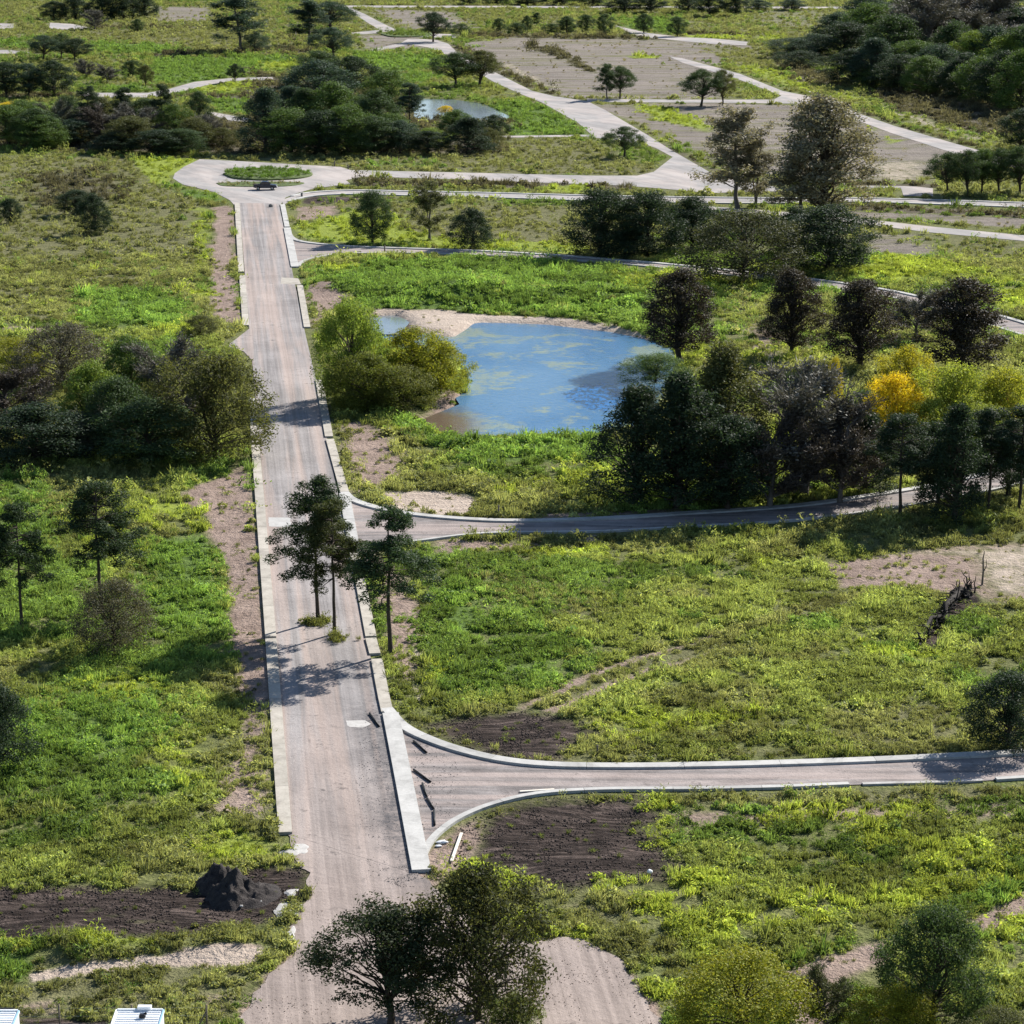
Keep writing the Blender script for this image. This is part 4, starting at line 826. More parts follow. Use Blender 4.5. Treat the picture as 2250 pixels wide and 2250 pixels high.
# dark mass right of the pond
GB = 'dark trees between the pond and the second side street'
T('spiky', 0, (13.22,251.4,12.75,10.68), DK, 'dark spiky conifer at the pond shore, leftmost of the dark group', GB)
T('spiky', 1, (17.38,248.74,14.55,10.57), DK, 'dark conifer second from the left in the group by the pond', GB)
T('spiky', 2, (22.49,255.9,16.38,11.15), OL, 'olive tinted tall conifer behind the dark group by the pond', GB)
T('twig', 1, (31.06,253.92,14.96,13.69), GR, 'large grey leafless tree in the dark group right of the pond', GB)
T('twig', 0, (26.84,248.18,11.41,10.26), BR, 'brown leafless tree in front of the large grey one', GB)
T('round', 0, (22.46,246.87,10.74,9.36), DK, 'dark broad tree at the street edge between conifer and leafless trees', GB)
T('twig', 2, (34.45,250.07,11.97,9.19), BR, 'dark brown twiggy tree left of the yellow trees', GB)
T('spiky', 0, (37.75,254.91,8.97,7.6), DK, 'dark conifer below the yellow tree crown', GB)
GS = 'row of pines along the second side street'
T('pine', 1, (39.89,244.66,10.98,7.03), DK, 'pine with a bare trunk on the near kerb, leftmost in the right row', GS)
T('spiky', 1, (45.42,243.57,12.4,7), DK, 'dark tree second from the left in the row on the near kerb', GS)
T('pine', 2, (49.47,247.24,11.13,7.1), DK, 'pine third from the left in the row on the near kerb', GS)
T('pine', 0, (52.86,247.62,11.29,7.11), DK, 'pine at the right photo edge in the row on the near kerb', GS)
T('round', 1, (44.58,249.12,9.28,7.15), DK, 'dark round tree filling in behind the kerb pines', GS)
T('round', 2, (52.91,253.92,8.45,7.28), DK, 'dark round tree behind the kerb pines near the photo edge', GS)
# yellow trees
GY = 'autumn yellow trees right of the pond'
T('willow', 0, (43.79,275.02,9.22,8.63), YE, 'bright golden yellow tree crown among the trees right of the pond', GY)
T('willow', 1, (48.26,294.42,8.67,8.37), (.32,.30,.03), 'yellow green tree behind the golden one', GY)
T('round', 0, (41.35,280.82,5.99,5.34), MG, 'green tree at the left side of the golden tree', GY)
T('willow', 2, (50.75,275.02,10.64,10.46), (.27,.32,.055), 'light green tree right of the golden tree', GY)
T('willow', 0, (56.5,275.02,9.85,9.94), (.30,.32,.045), 'light yellow green tree at the right photo edge', GY)
T('bush', 1, (56.84,277.31,6.3,2.74), OR, 'small orange crown in front of the yellow green trees', GY, 'small_tree')
T('bush', 2, (39.5,294.42,7.21,2.34), (.42,.36,.04), 'narrow yellow sapling beside the large grey leafless tree', GY, 'sapling')
T('bush', 0, (47.32,271.65,6.76,8.79), (.27,.31,.05), 'lime green shrub in front of the golden tree, left of two', GY)
T('bush', 2, (52.52,269.01,6.91,9.22), (.25,.30,.05), 'lime green shrub between the kerb pines, right of two', GY)
# brown cypresses
GC = 'brown cypresses on the meadow right of the pond'
T('oval', 0, (22.86,327.92,12.76,9.27), CY, 'dark brown cypress at the right pond shore, leftmost of four', GC)
T('oval', 1, (38.09,329.84,12.52,7.77), CY, 'brown cypress with a long bare trunk, second of four', GC)
T('oval', 2, (46.41,321.69,12.24,9.71), CY, 'dense dark cypress reaching the ground, third of four', GC)
T('oval', 0, (59.02,317.47,13.29,11.08), CY, 'largest dark brown cypress, rightmost of four', GC)
T('twig', 2, (57.1,343.16,8.33,7.74), GR, 'grey bare tree between the two right hand cypresses', None)
T('bush', 0, (36.7,345.59,2.63,3.57), DK, 'small dark bush left of the long trunked cypress', None)
# dark group north of the third street
GD = 'dark trees along the third side street'
T('dense', 0, (15.63,419.41,11.87,13.13), DK, 'dark round tree, leftmost of the group on the third street', GD)
T('dense', 1, (23.45,419.41,11.56,12.19), DK, 'dark round tree second from the left on the third street', GD)
T('dense', 2, (31.42,427.16,9.55,11.46), DK, 'dark tree behind the large olive one on the third street', GD)
T('bush', 2, (37.13,391.83,11.95,19.77), (.066,.074,.036), 'large olive grey bushy tree in the middle of the third street group', GD)
T('dense', 0, (52,403.75,11.09,15.83), DK, 'big dark round tree at the right end of the third street group', GD)
T('dense', 2, (48.46,419.41,8.76,10.32), DK, 'dark round tree behind, left of the big one at the group end', GD)
T('bush', 1, (19.5,418.4,4.85,11.23), DK, 'low dark shrub between the two leftmost round trees', GD)
T('feather', 0, (44.08,478.15,20.73,12.42), (.24,.22,.16), 'tall sparse tree with twin bare trunks behind the dark group')
T('feather', 1, (47.57,479.46,13.79,9.78), FE, 'slender sparse tree just right of the twin trunked tall tree')
T('oval', 1, (58.23,461.12,24.32,18.41), FE, 'tallest feathery grey olive tree behind the dark group', None, 'tall_tree')
T('feather', 0, (55.3,465.42,12.73,11.23), FE, 'lower feathery tree against the left side of the tallest one')
T('dense', 1, (-24.81,434.1,9.69,7.11), DG, 'dark tree on the grass strip nearest the main road north of the third street')
T('feather', 1, (-14.85,438.48,10.75,6.93), OL, 'thin grey green tree between two dark ones north of the third street')
T('dense', 2, (-6.92,427.16,7.41,7.56), DK, 'dark round tree right of the thin grey green one')
T('spread', 1, (25.78,565.83,7.05,9.6), DG, 'lone dark tree beside the wide diagonal road')
# right edge cluster
GE = 'trees at the right edge by the upper street'
for i, (p, c) in enumerate((((88.86,501.41,8.69,8.82), DG), ((92.34,498.57,9.38,8.31), DG), ((95.92,501.41,9.43,7.89), MG), ((99.44,501.41,9.43,8.82), DG), ((103.53,501.41,9.79,9.29), DG))):
    T('spread', i % 3, p, c, ['leftmost dark', 'second', 'third, light green', 'fourth', 'last'][i] + ' tree from the left in the row above the upper street', GE)
T('round', 1, (119.13,576.9,10.12,11.7), DK, 'dark bushy tree at the right edge behind the row of trees')
# fields behind
GF = 'scattered field trees'
T('spread', 2, (-29.67,940.61,11.44,12.86), DK, 'lone dark tree by the small island at upper middle', GF)
T('bush', 2, (-20.1,976.08,4.89,8.54), DG, 'low shrub right of the lone tree at upper middle', GF)
T('spread', 0, (-17.15,749.06,10.55,15.09), DG, 'dark tree left of two on the bank of the small upper pond', GF)
T('spread', 1, (-9.64,752.2,10.86,14.46), OL, 'olive tree right of two on the bank of the small upper pond', GF)
T('feather', 0, (27.25,707.64,10.63,5.84), DG, 'narrow upright tree left of two on the bare field', GF)
T('spread', 2, (30.88,710.45,9.51,8.86), DG, 'rounder tree right of two on the bare field', GF)
T('spread', 0, (52.44,688.57,10.48,12.64), DG, 'wide dark tree left of two beside the far cross road', GF)
T('spread', 1, (58.73,691.23,10.02,7.61), OL, 'smaller olive tree right of two beside the far cross road', GF)
row = (((-5.24,992.1,6.03,5.42), 'round'), ((1.8,986.7,4.59,8.99), 'bush'), ((5.96,992.1,7.1,4.34), 'round'), ((9.9,1025.74,6.41,3.73), 'feather'), ((15.64,986.7,4.24,7.19), 'bush'), ((21.69,992.1,6.74,8.13), 'round'), ((29.78,1003.07,6.81,7.31), 'round'), ((36.1,976.08,8.73,7.11), 'round'), ((52.41,992.1,7.81,7.59), 'round'), ((64.22,970.85,7.99,7.96), 'round'))
ORD = ['first', 'second', 'third', 'fourth', 'fifth', 'sixth', 'seventh', 'eighth', 'ninth', 'tenth', 'eleventh', 'twelfth', 'thirteenth', 'fourteenth', 'fifteenth', 'sixteenth', 'seventeenth', 'eighteenth', 'nineteenth', 'twentieth']
for i, (p, k) in enumerate(row): T(k, i % 3, p, DG, ORD[i]+' from the left in the far hedge row at upper middle', 'far hedge row trees')
# upper left
GU = 'trees on the upper left fields'
T('feather', 2, (-96.85,891.91,20.25,20.35), BG, 'tallest tree with two bare trunks on the upper left field', GU, 'tall_tree')
T('bush', 1, (-92.19,894.12,6.42,11.42), BG, 'shrub at the foot of the tallest upper left tree', GU)
T('feather', 0, (-75.46,921.45,17.46,15.13), BG, 'tall sparse tree right of the tallest upper left tree', GU)
T('spread', 2, (-72.68,997.56,12.47,19.99), BG, 'dark tree at the top edge beside the far road end', GU)
T('spread', 1, (-61.73,860.05,10.81,15.71), BG, 'dark round tree below the tall sparse one', GU)
T('twig', 1, (-169.36,1014.28,8.34,8.86), GR, 'small grey bare tree in front of the dark top left clump', GU)
T('round', 2, (-148.73,992.1,5.68,5.78), DG, 'small lone round tree on the top left field', GU)
for i, p in enumerate(((-197.55,1080.63,8.09,11.79), (-188.7,1080.63,9.63,13.76), (-177.95,1087.09,10.65,13.84), (-168.66,1087.09,11.23,15.82), (-160.5,1093.62,9.35,11.93))):
    T('dense', i % 3, p, DK, ORD[i]+' dark tree from the left in the clump at the top left edge', 'dark clump at the top left')
T('spread', 0, (-159.82,851.93,8.88,11.67), BG, 'grey green tree left of three below the top left clump', GU)
T('spread', 1, (-155.5,860.05,8.65,9.42), DG, 'middle tree of three below the top left clump', GU)
T('spread', 2, (-148.7,847.92,7.93,11.62), DK, 'dark tree right of three below the top left clump', GU)
for i, (p, c) in enumerate((((-145.74,716.13,10.36,12.47), DK), ((-139.57,716.13,9.84,10.5), BG), ((-132.22,716.13,10.62,12.47), DK))):
    T('round', i, p, c, ORD[i]+' dark tree from the photo edge in the left group by the curved road', GU)
T('twig', 0, (-133.74,781.66,6.35,7.15), GR, 'thin pale tree left of the small tree pair on the left field', GU)
T('twig', 2, (-124.37,765.02,6.22,7), GR, 'thin pale tree closer to the small tree pair on the left field', GU)
T('round', 0, (-118.93,778.28,5.9,6.84), DG, 'left tree of the small pair on the left field', GU)
T('spread', 2, (-109.99,745.94,7.01,5.19), OL, 'right tree of the small pair on the left field', GU)
T('spread', 1, (-84.8,761.77,6.05,5.58), DK, 'small dark tree on the green field by the curved road', GU)
# hedge row behind the upper left meadow
GH = 'tree belt behind the upper left meadow'
belt = (('round',(-120.2,590.36,10.02,9.79),MG),('bush',(-134.82,665.47,3.39,6.11),YE),('round',(-112.94,586.45,9.32,9.73),DG),('twig',(-110.21,598.33,10.91,7.71),(.09,.1,.07)),('bush',(-109.54,582.6,4.37,6.44),LG),('pine',(-102.61,600.35,13.34,9.4),DK),('round',(-104.97,590.36,6.48,7.61),BG),
        ('pine',(-94.34,603.41,12.64,7.78),DK),('twig',(-97.29,593.32,10.07,8.74),BR),('twig',(-89.2,590.36,11.09,9.79),GR),('pine',(-84.64,598.33,13.95,7.16),DK),('round',(-91.93,575.03,4.85,8.48),DK),('round',(-82.19,571.32,5.86,10.01),DK),
        ('bush',(-80.11,608.59,6.89,6.16),(.17,.17,.03)),('round',(-79.63,630.16,9.4,5.56),DG),('round',(-76.63,573.17,5.88,10.04),DG),('twig',(-72.88,590.36,7.55,6.53),GR),('bush',(-68.63,586.45,4.72,6.48),OL),('round',(-120.45,608.59,9.43,8.96),MG),('round',(-109.24,608.59,10.53,7.84),DG),('round',(-100.84,608.59,9.98,7.84),OL),('round',(-90.19,608.59,9.76,8.96),DG),('round',(-80.89,593.32,9.75,7.65),MG),('round',(-110.25,583.56,8,9.68),MG),('round',(-89.1,578.79,8.47,9.6),OL),('round',(-75.29,583.56,7.47,7.53),OL))
bo = sorted(range(len(belt)), key=lambda i: belt[i][1][0]/belt[i][1][1]); BO = {i: n for n, i in enumerate(bo)}
for i, (k, p, c) in enumerate(belt):
    p = (p[0], p[1], p[2], p[3]*(.85 if k == 'pine' else 1.25)); k = 'dense' if k == 'round' and i % 2 else k
    T(k, i % 3, p, c, ['leafy green tree', 'yellow shrub', 'dark green tree', 'grey green thin tree', 'light green shrub', 'dark pine', 'blue green tree', 'dark slim pine', 'brown bare tree', 'grey bare tree', 'dark straight pine', 'low dark tree', 'low broad dark tree', 'yellowish bush', 'tree above the yellowish bush', 'broad green tree', 'grey twiggy tree', 'olive bush', 'lit green tree', 'leafy dark tree', 'leafy olive tree', 'leafy deep green tree', 'round green tree', 'front green tree', 'front olive tree', 'small olive tree'][i] + ', ' + (ORD+['twenty-first','twenty-second','twenty-third','twenty-fourth','twenty-fifth','twenty-sixth'])[BO[i]] + ' from the left in the belt behind the meadow', GH)
# grove beyond the roundabout
GG = 'dense grove beyond the roundabout'
grove = (('spiky',(-57.62,578.79,14.98,10.14),BG),('round',(-51.35,574.1,10.81,11.65),DK),('round',(-51.95,665.47,14.71,15.89),BG),('spiky',(-55.26,619.19,11.83,10.25),BG),('spread',(-45.46,697.98,13.25,14.09),DK),('round',(-43.7,608.59,13.84,12.32),DG),('twig',(-49.62,578.79,6.88,6.4),(.12,.15,.1)),
         ('round',(-44.78,571.32,10.44,11.59),DK),('bush',(-48.4,608.59,3.56,3.81),YG),('round',(-38.58,573.17,11.62,10.57),DG),('pine',(-25.86,624.63,11.93,9.19),BG),('round',(-33.05,608.59,12.19,10.08),DG),('round',(-32.14,571.32,9.2,10.54),DG),('bush',(-19.45,586.45,4.72,7.03),LG),
         ('round',(-25.94,574.1,7.67,8.47),BG),('bush',(-18.03,667.96,2.07,3.19),YE),('round',(-19.49,571.32,5.55,7.38),DK),('round',(-14.01,608.59,6.89,7.84),DG),('spiky',(-10.04,573.17,8.49,9.51),DK),('spread',(-4.34,588.4,7.53,6.51),DK),('bush',(-5.67,580.69,5.32,5.35),OL),('round',(-34.24,678.11,11.06,11.2),DG),('round',(-58.31,749.06,11.08,12.35),DG),('round',(-38.5,624.63,9.1,9.19),DG),('round',(-38.49,588.4,6.99,8.67),MG),('round',(-28.5,583.56,8.53,8.6),MG),('bush',(-23.48,578.79,4.24,6.4),OL),('spiky',(-50.98,608.59,12.19,8.96),DG))
GSHORT = {'dense': 'bushy dark tree', 'spiky': 'pointed dark tree', 'round': 'round dark tree', 'spread': 'spreading dark tree', 'twig': 'pale twiggy tree', 'bush': 'bright shrub', 'pine': 'bare trunked pine'}
gs = sorted(range(len(grove)), key=lambda i: grove[i][1][0]/grove[i][1][1])
for n_, i in enumerate(gs):
    k, p, c = grove[i]; c = MG if k == 'round' and i % 4 == 1 else c; p = (p[0], p[1], p[2], p[3]*(.85 if k == 'pine' else 1.25)); k = 'dense' if k == 'round' and i % 2 else k
    T(k, i % 3, p, c, GSHORT[k]+', '+(ORD+['twenty-first','twenty-second','twenty-third','twenty-fourth','twenty-fifth','twenty-sixth','twenty-seventh','twenty-eighth'])[n_]+' from the left in the grove beyond the roundabout', GG)
# wood at upper right
GWD = 'wood at upper right'
wood = (('bush',(97.38,860.05,6.65,14.14),BG),('round',(105.19,866.24,7.78,12.65),BG),('bush',(95.29,820.89,5.32,12),DK),('round',(114.91,855.97,12.29,14.07),DK),('round',(125.65,876.76,17.27,17.61),BG),('round',(103.26,756.96,10.24,11.09),DK),('spiky',(109.52,752.2,13.56,13.09),BG),('round',(125.49,817.16,16.87,14.94),DG),
        ('round',(111.81,749.06,6.77,10.98),DG),('bush',(118.59,739.79,6.15,13.55),OL),('twig',(138.27,836.13,23.94,21.39),GR),('twig',(156.06,876.76,23.5,22.41),BR),('round',(126.58,781.66,11.26,11.44),DG),('round',(128.28,749.06,12.16,11.66),BG),('round',(129.23,711.86,12.22,13.05),DK),('round',(144.46,781.66,14.07,10.01),LG),
        ('round',(133.17,697.98,12.63,12.8),DK),('round',(135.71,684.61,14.86,12.57),DK),('round',(149.54,749.06,15.12,11.66),LG),('twig',(168.86,876.76,21.95,20.81),GR),('round',(138.15,671.73,16.41,12.33),DK),('round',(177.67,876.76,15.71,17.61),BG),('round',(191.4,1025.74,18.27,24.28),BG),('round',(174.6,1025.74,18.27,24.28),BG),('round',(157.16,997.56,16.02,19.99),BG),('bush',(126.46,726.3,5.92,9.32),OL),('round',(120.84,933.34,10.86,13.62),BG),('round',(114.95,733.73,10.6,10.76),DK),('round',(120.42,721.91,10.83,10.59),DK),('round',(141.03,799.03,15.8,13.15),DG),('round',(146.75,898.56,12.88,16.4),BG),('round',(150.9,781.66,15.47,12.87),BG),('twig',(156.6,836.13,19.48,18.33),GR),('round',(154.34,749.06,17.53,13.72),DG),('round',(137.1,970.85,15.6,15.92),BG),('twig',(149.66,876.76,20.39,19.21),BR))
ws = sorted(range(len(wood)), key=lambda i: wood[i][1][0]/wood[i][1][1]); WS = dict(GSHORT, twig='grey leafless tree', bush='low olive shrub')
for n_, i in enumerate(ws):
    k, p, c = wood[i]; c = MG if k == 'round' and i % 4 == 0 else c; k = 'dense' if k == 'round' and i % 3 else k; p = (p[0], p[1], p[2]*1.08, p[3]*1.4)
    T(k, i % 3, p, c, WS[k]+', '+(ORD+['twenty-first','twenty-second','twenty-third','twenty-fourth','twenty-fifth','twenty-sixth','twenty-seventh','twenty-eighth','twenty-ninth','thirtieth','thirty-first','thirty-second','thirty-third','thirty-fourth','thirty-fifth','thirty-sixth'])[n_]+' from the left in the wood at upper right', GWD)
# far row on the top edge
topr = [(-20.6,1193.95,5.1,8.67), (-7.64,1201.82,4.7,15.28), (7.59,1193.95,4.67,15.18), (22.77,1193.95,5.52,17.35), (37.71,1186.19,5.91,15.08), (50.21,1127.49,8.43,18.45), (62.51,1127.49,9.23,14.35), (78.91,1127.49,9.64,12.3), (87.03,1100.24,9.8,14.01), (98.04,1100.24,10.19,12), (112.04,1141.62,5.29,12.45), (128.4,1148.82,5.32,12.53)]
for i, p in enumerate(topr): T('round', i % 3, p, DK if i < 10 else BG, ORD[i]+' dark tree from the left along the top edge of the photo', 'dark trees on the top edge')

# ---------------------------------------------------------------- vehicle, mound, cabins, posts and building litter
M['car_paint'] = plain_mat('dark_blue_paint', (0.008,0.013,0.028), (0.012,0.02,0.04), 2, rough=0.3, bump=0.0, spec=0.5)
M['glass'] = plain_mat('dark_glass', (0.01,0.013,0.016), (0.02,0.024,0.03), 1, rough=0.08, bump=0.0, spec=0.6)
M['rubber'] = plain_mat('rubber', (0.012,0.012,0.012), (0.025,0.025,0.025), 4)
M['metal'] = plain_mat('grey_metal', (0.35,0.35,0.36), (0.5,0.5,0.5), 4, rough=0.4, metal=0.6)
M['lamp'] = plain_mat('lamp_glass', (0.75,0.75,0.72), (0.85,0.85,0.8), 3, rough=0.2, bump=0.0, spec=0.6)
M['lamp_red'] = plain_mat('red_lamp_glass', (0.25,0.01,0.01), (0.35,0.02,0.02), 3, rough=0.2, bump=0.0)
M['mound'] = plain_mat('black_earth', (0.014,0.012,0.013), (0.070,0.060,0.056), 1.8, bump=1.0, bd=0.12)
M['pipe'] = plain_mat('black_plastic', (0.008,0.008,0.009), (0.02,0.02,0.022), 3, rough=0.5)
M['white_sheet'] = plain_mat('white_metal_sheet', (0.68,0.71,0.74), (0.80,0.83,0.85), 0.7, rough=0.45, bump=0.05)
M['blue_trim'] = plain_mat('pale_blue_trim', (0.25,0.42,0.55), (0.32,0.5,0.62), 1, rough=0.5)
M['wood'] = plain_mat('weathered_wood', (0.09,0.075,0.06), (0.19,0.16,0.13), 3)
M['plank'] = plain_mat('pale_wood', (0.55,0.50,0.42), (0.74,0.70,0.62), 3)
M['char'] = plain_mat('charred_wood', (0.012,0.011,0.010), (0.045,0.038,0.033), 3, bump=0.8, bd=0.05)
M['stone'] = plain_mat('grey_stone', (0.10,0.095,0.09), (0.24,0.23,0.22), 2)
M['white_litter'] = plain_mat('white_plastic', (0.7,0.7,0.7), (0.85,0.85,0.85), 3, rough=0.5)

def prism(bm, prof, y0, y1):
    """side profile in x-z pushed across y"""
    a = [bm.verts.new((x, y0, z)) for x, z in prof]; b = [bm.verts.new((x, y1, z)) for x, z in prof]; n = len(prof)
    bm.faces.new(a); bm.faces.new(b[::-1])
    for i in range(n): bm.faces.new((a[i], b[i], b[(i+1)%n], a[(i+1)%n]))
def pickup(p, rz):
    root = empty('parked_car', (p[0], p[1], 0.028), rz); tag(root, 'dark blue pickup car standing in front of the roundabout island', 'car')
    hw = .88
    bm = bmesh.new(); prism(bm, [(-2.35,.55),(-2.38,1.0),(-2.3,1.08),(-1.2,1.12),(.95,1.14),(2.1,1.02),(2.36,.9),(2.4,.5),(1.85,.42),(1.72,.75),(1.2,.75),(1.06,.42),(-1.0,.42),(-1.14,.75),(-1.68,.75),(-1.8,.42)], -hw, hw)
    bmesh.ops.triangulate(bm, faces=[f for f in bm.faces if len(f.verts) > 4])
    body = obj('body', bm_mesh('body', bm, M['car_paint']), root)
    bm = bmesh.new(); prism(bm, [(-1.15,1.11),(-.85,1.62),(-.5,1.74),(.35,1.74),(.62,1.66),(1.12,1.13)], -.76, .76); obj('cabin', bm_mesh('cabin', bm, M['car_paint']), root)
    for sgn in (-1, 1):
        for x0, x1, t0, t1 in ((-.92, -.12, -.72, -.12), (-.02, .86, -.02, .5)):
            bm = bmesh.new(); y = sgn*.764; v = [bm.verts.new(q) for q in ((x0,y,1.2),(x1,y,1.2),(t1,y,1.64),(t0,y,1.64))]; bm.faces.new(v)
            v2 = [bm.verts.new((q.co.x, y+sgn*.012, q.co.z)) for q in v]; bm.faces.new(v2)
            for i in range(4): bm.faces.new((v[i], v[(i+1)%4], v2[(i+1)%4], v2[i]))
            obj('window', bm_mesh('window', bm, M['glass']), root)
    for q in (((1.09,-.68,1.2),(1.09,.68,1.2),(.66,.62,1.64),(.66,-.62,1.64)), ((-1.12,-.68,1.2),(-1.12,.68,1.2),(-.88,.62,1.6),(-.88,-.62,1.6))):
        bm = bmesh.new(); sx = .02 if q[0][0] > 0 else -.02; v = [bm.verts.new(Vector(c)+Vector((sx,0,.01))) for c in q]; bm.faces.new(v); obj('windscreen', bm_mesh('windscreen', bm, M['glass']), root)
    for x in (1.46, -1.41):
        for sgn in (-1, 1):
            bm = bmesh.new(); add_cyl(bm, (x, sgn*.64, .36), (x, sgn*.9, .36), .36, n=20); w = obj('wheel', bm_mesh('wheel', bm, M['rubber']), root)
            bm = bmesh.new(); add_cyl(bm, (x, sgn*.89, .36), (x, sgn*.92, .36), .2, n=14); obj('rim', bm_mesh('rim', bm, M['metal']), w)
    for sgn in (-1, 1):
        bm = bmesh.new(); add_box(bm, (2.36, sgn*.68, .82), (.12,.34,.2), bevel=.03); obj('headlight', bm_mesh('headlight', bm, M['lamp']), root)
        bm = bmesh.new(); add_box(bm, (-2.36, sgn*.78, .85), (.08,.16,.28), bevel=.02); obj('tail_light', bm_mesh('tail_light', bm, M['lamp_red']), root)
    bm = bmesh.new(); add_box(bm, (2.42, 0, .55), (.14,1.7,.22), bevel=.04); obj('bumper', bm_mesh('bumper', bm, M['metal']), root)
    bm = bmesh.new(); add_box(bm, (-1.75, 0, 1.135), (1.05,1.5,.05)); obj('load_bed_cover', bm_mesh('load_bed_cover', bm, M['rubber']), root)
pickup([(-50.82,506.48)][0], R(3))

def mound(name, p, peaks, size, res, mat, label):
    """earth heap: several cones with slumped, lumpy slopes"""
    n = res; x, y = np.meshgrid(np.linspace(-size, size, n), np.linspace(-size, size, n)); x = x.ravel(); y = y.ravel(); z = np.full(x.shape, -.7)
    wx = x+(vnoise(x+50, y+9, .8, 5)-.5)*.5; wy = y+(vnoise(x+7, y+33, .8, 8)-.5)*.5
    for px, py, h, r_ in peaks:
        d = np.sqrt((wx-px)**2+(wy-py)**2); z = np.maximum(z, h*np.clip(1-d/r_, -.2, 1)**1.05 if False else h*np.clip(1-d/r_, -.6, 1))
    z = z + (vnoise(x+3, y+5, .55, 21, 4)-.5)*.9*np.clip(z*2, 0, 1) + (vnoise(x+13, y+15, .22, 31, 2)-.5)*.3*np.clip(z*3, 0, 1)
    i = (np.arange(n-1)[:,None]*n+np.arange(n-1)[None,:]).ravel()
    o = obj(name, mesh_np(name, np.stack([x, y, z], 1), np.stack([i, i+1, i+n+1, i+n], 1), [mat], False), None, (p[0], p[1], 0)); tag(o, label, 'earth mound'); return o
mound('earth_mound', [(-18.22,148.83)][0], ((.05,.1,1.6,1.75),(.2,-.35,1.35,1.6),(.95,-.3,.9,1.7),(1.5,.1,.6,1.6),(-.85,1.3,1.5,1.6),(-1.3,1.6,1.2,1.4),(.1,-1.0,.9,1.3)), 3.4, 70, M['mound'], 'heap of black earth beside the dirt track at lower left')

def rod(name, a, b, r_, mat, label, cat, z=0.06, group=None):
    bm = bmesh.new(); add_cyl(bm, (0,0,0), (b[0]-a[0], b[1]-a[1], 0), r_, n=10); o = obj(name, bm_mesh(name, bm, mat, True), None, (a[0], a[1], z+r_)); tag(o, label, cat, group); return o
GP = 'black pipes by the new junction'
for a, lab in (([(-7.52,177.28),(-6.46,174.79)], 'short black pipe at the upper corner of the junction behind the white slab'), ([(-7.28,171.13),(-5.95,168.62)], 'black pipe in the middle of the junction behind the white slab'),
               ([(-6.54,168.34),(-6.12,165.63)], 'upper half of the bent pair of black pipes behind the white slab'), ([(-6.11,165.46),(-5.56,163.35)], 'lower half of the bent pair of black pipes behind the white slab'),
               ([(-5.52,163.09),(-5.4,160.28)], 'black pipe nearest to the lower curved kerb'), ([(-11.25,183.62),(-10.34,180.55)], 'black pipe lying on the main road beside the kerb')):
    rod('black_pipe', a[0], a[1], .08, M['pipe'], lab, 'pipe', .04, GP)
def plank(a, b, label):
    d = Vector((b[0]-a[0], b[1]-a[1])); bm = bmesh.new(); add_box(bm, (0,0,.1), (.2, d.length, .08), bevel=.01)
    o = obj('plank', bm_mesh('plank', bm, M['plank']), None, ((a[0]+b[0])/2, (a[1]+b[1])/2, 0)); o.rotation_euler = (0,0,math.atan2(d.y, d.x)-math.pi/2); tag(o, label, 'plank')
plank([(-3.5,158.86)][0], [(-4.07,153.89)][0], 'long pale plank lying on the dark soil below the curved kerb')
plank([(0.56,166.71)][0], [(3.07,167.16)][0], 'pale plank lying along the lower kerb of the near side street')
def rock(name, p, s, mat, label, cat, group=None, seed=1):
    r = np.random.default_rng(seed); bm = bmesh.new(); bmesh.ops.create_icosphere(bm, subdivisions=2, radius=1.0)
    for v in bm.verts: v.co = Vector((v.co.x*s[0], v.co.y*s[1], v.co.z*s[2]))*(1+r.normal(0, .10))
    o = obj(name, bm_mesh(name, bm, mat), None, (p[0], p[1], s[2]*.55)); tag(o, label, cat, group)
rock('concrete_rubble', [(-4.78,157.31)][0], (.42,.2,.12), M['white_litter'], 'white piece of rubble left of the pale plank', 'rubble', None, 3)
rock('concrete_rubble', [(-5.04,156.66)][0], (.25,.13,.08), M['white_litter'], 'smaller white piece of rubble nearest the slab tip', 'rubble', None, 4)
rock('white_bag', [(9.18,152.12)][0], (.2,.16,.16), M['white_litter'], 'small white bag on the dark ploughed soil', 'bag', None, 5)
rock('stone', [(-47.19,480.12)][0], (.42,.4,.42), M['stone'], 'dark stone lying on the road mouth below the roundabout', 'stone', None, 6)
rock('stone', [(0.76,152.27)][0], (.12,.1,.08), M['stone'], 'small grey stone on the ploughed soil below the junction', 'stone', None, 7)
for i, (q, s_) in enumerate(zip([(-18.93,147.23),(-18.51,146.94),(-17.99,147.01),(-17.08,147.3),(-16.78,147.52),(-16.29,147.37),(-20.57,150.83),(-17.45,146.65)], (.14,.12,.18,.12,.14,.1,.17,.1))):
    rock('rubble_stone', q, (s_*1.3, s_, s_*.8), CAP, ORD[i]+' pale stone at the foot of the black earth heap', 'stone', 'pale stones by the heap', 20+i)
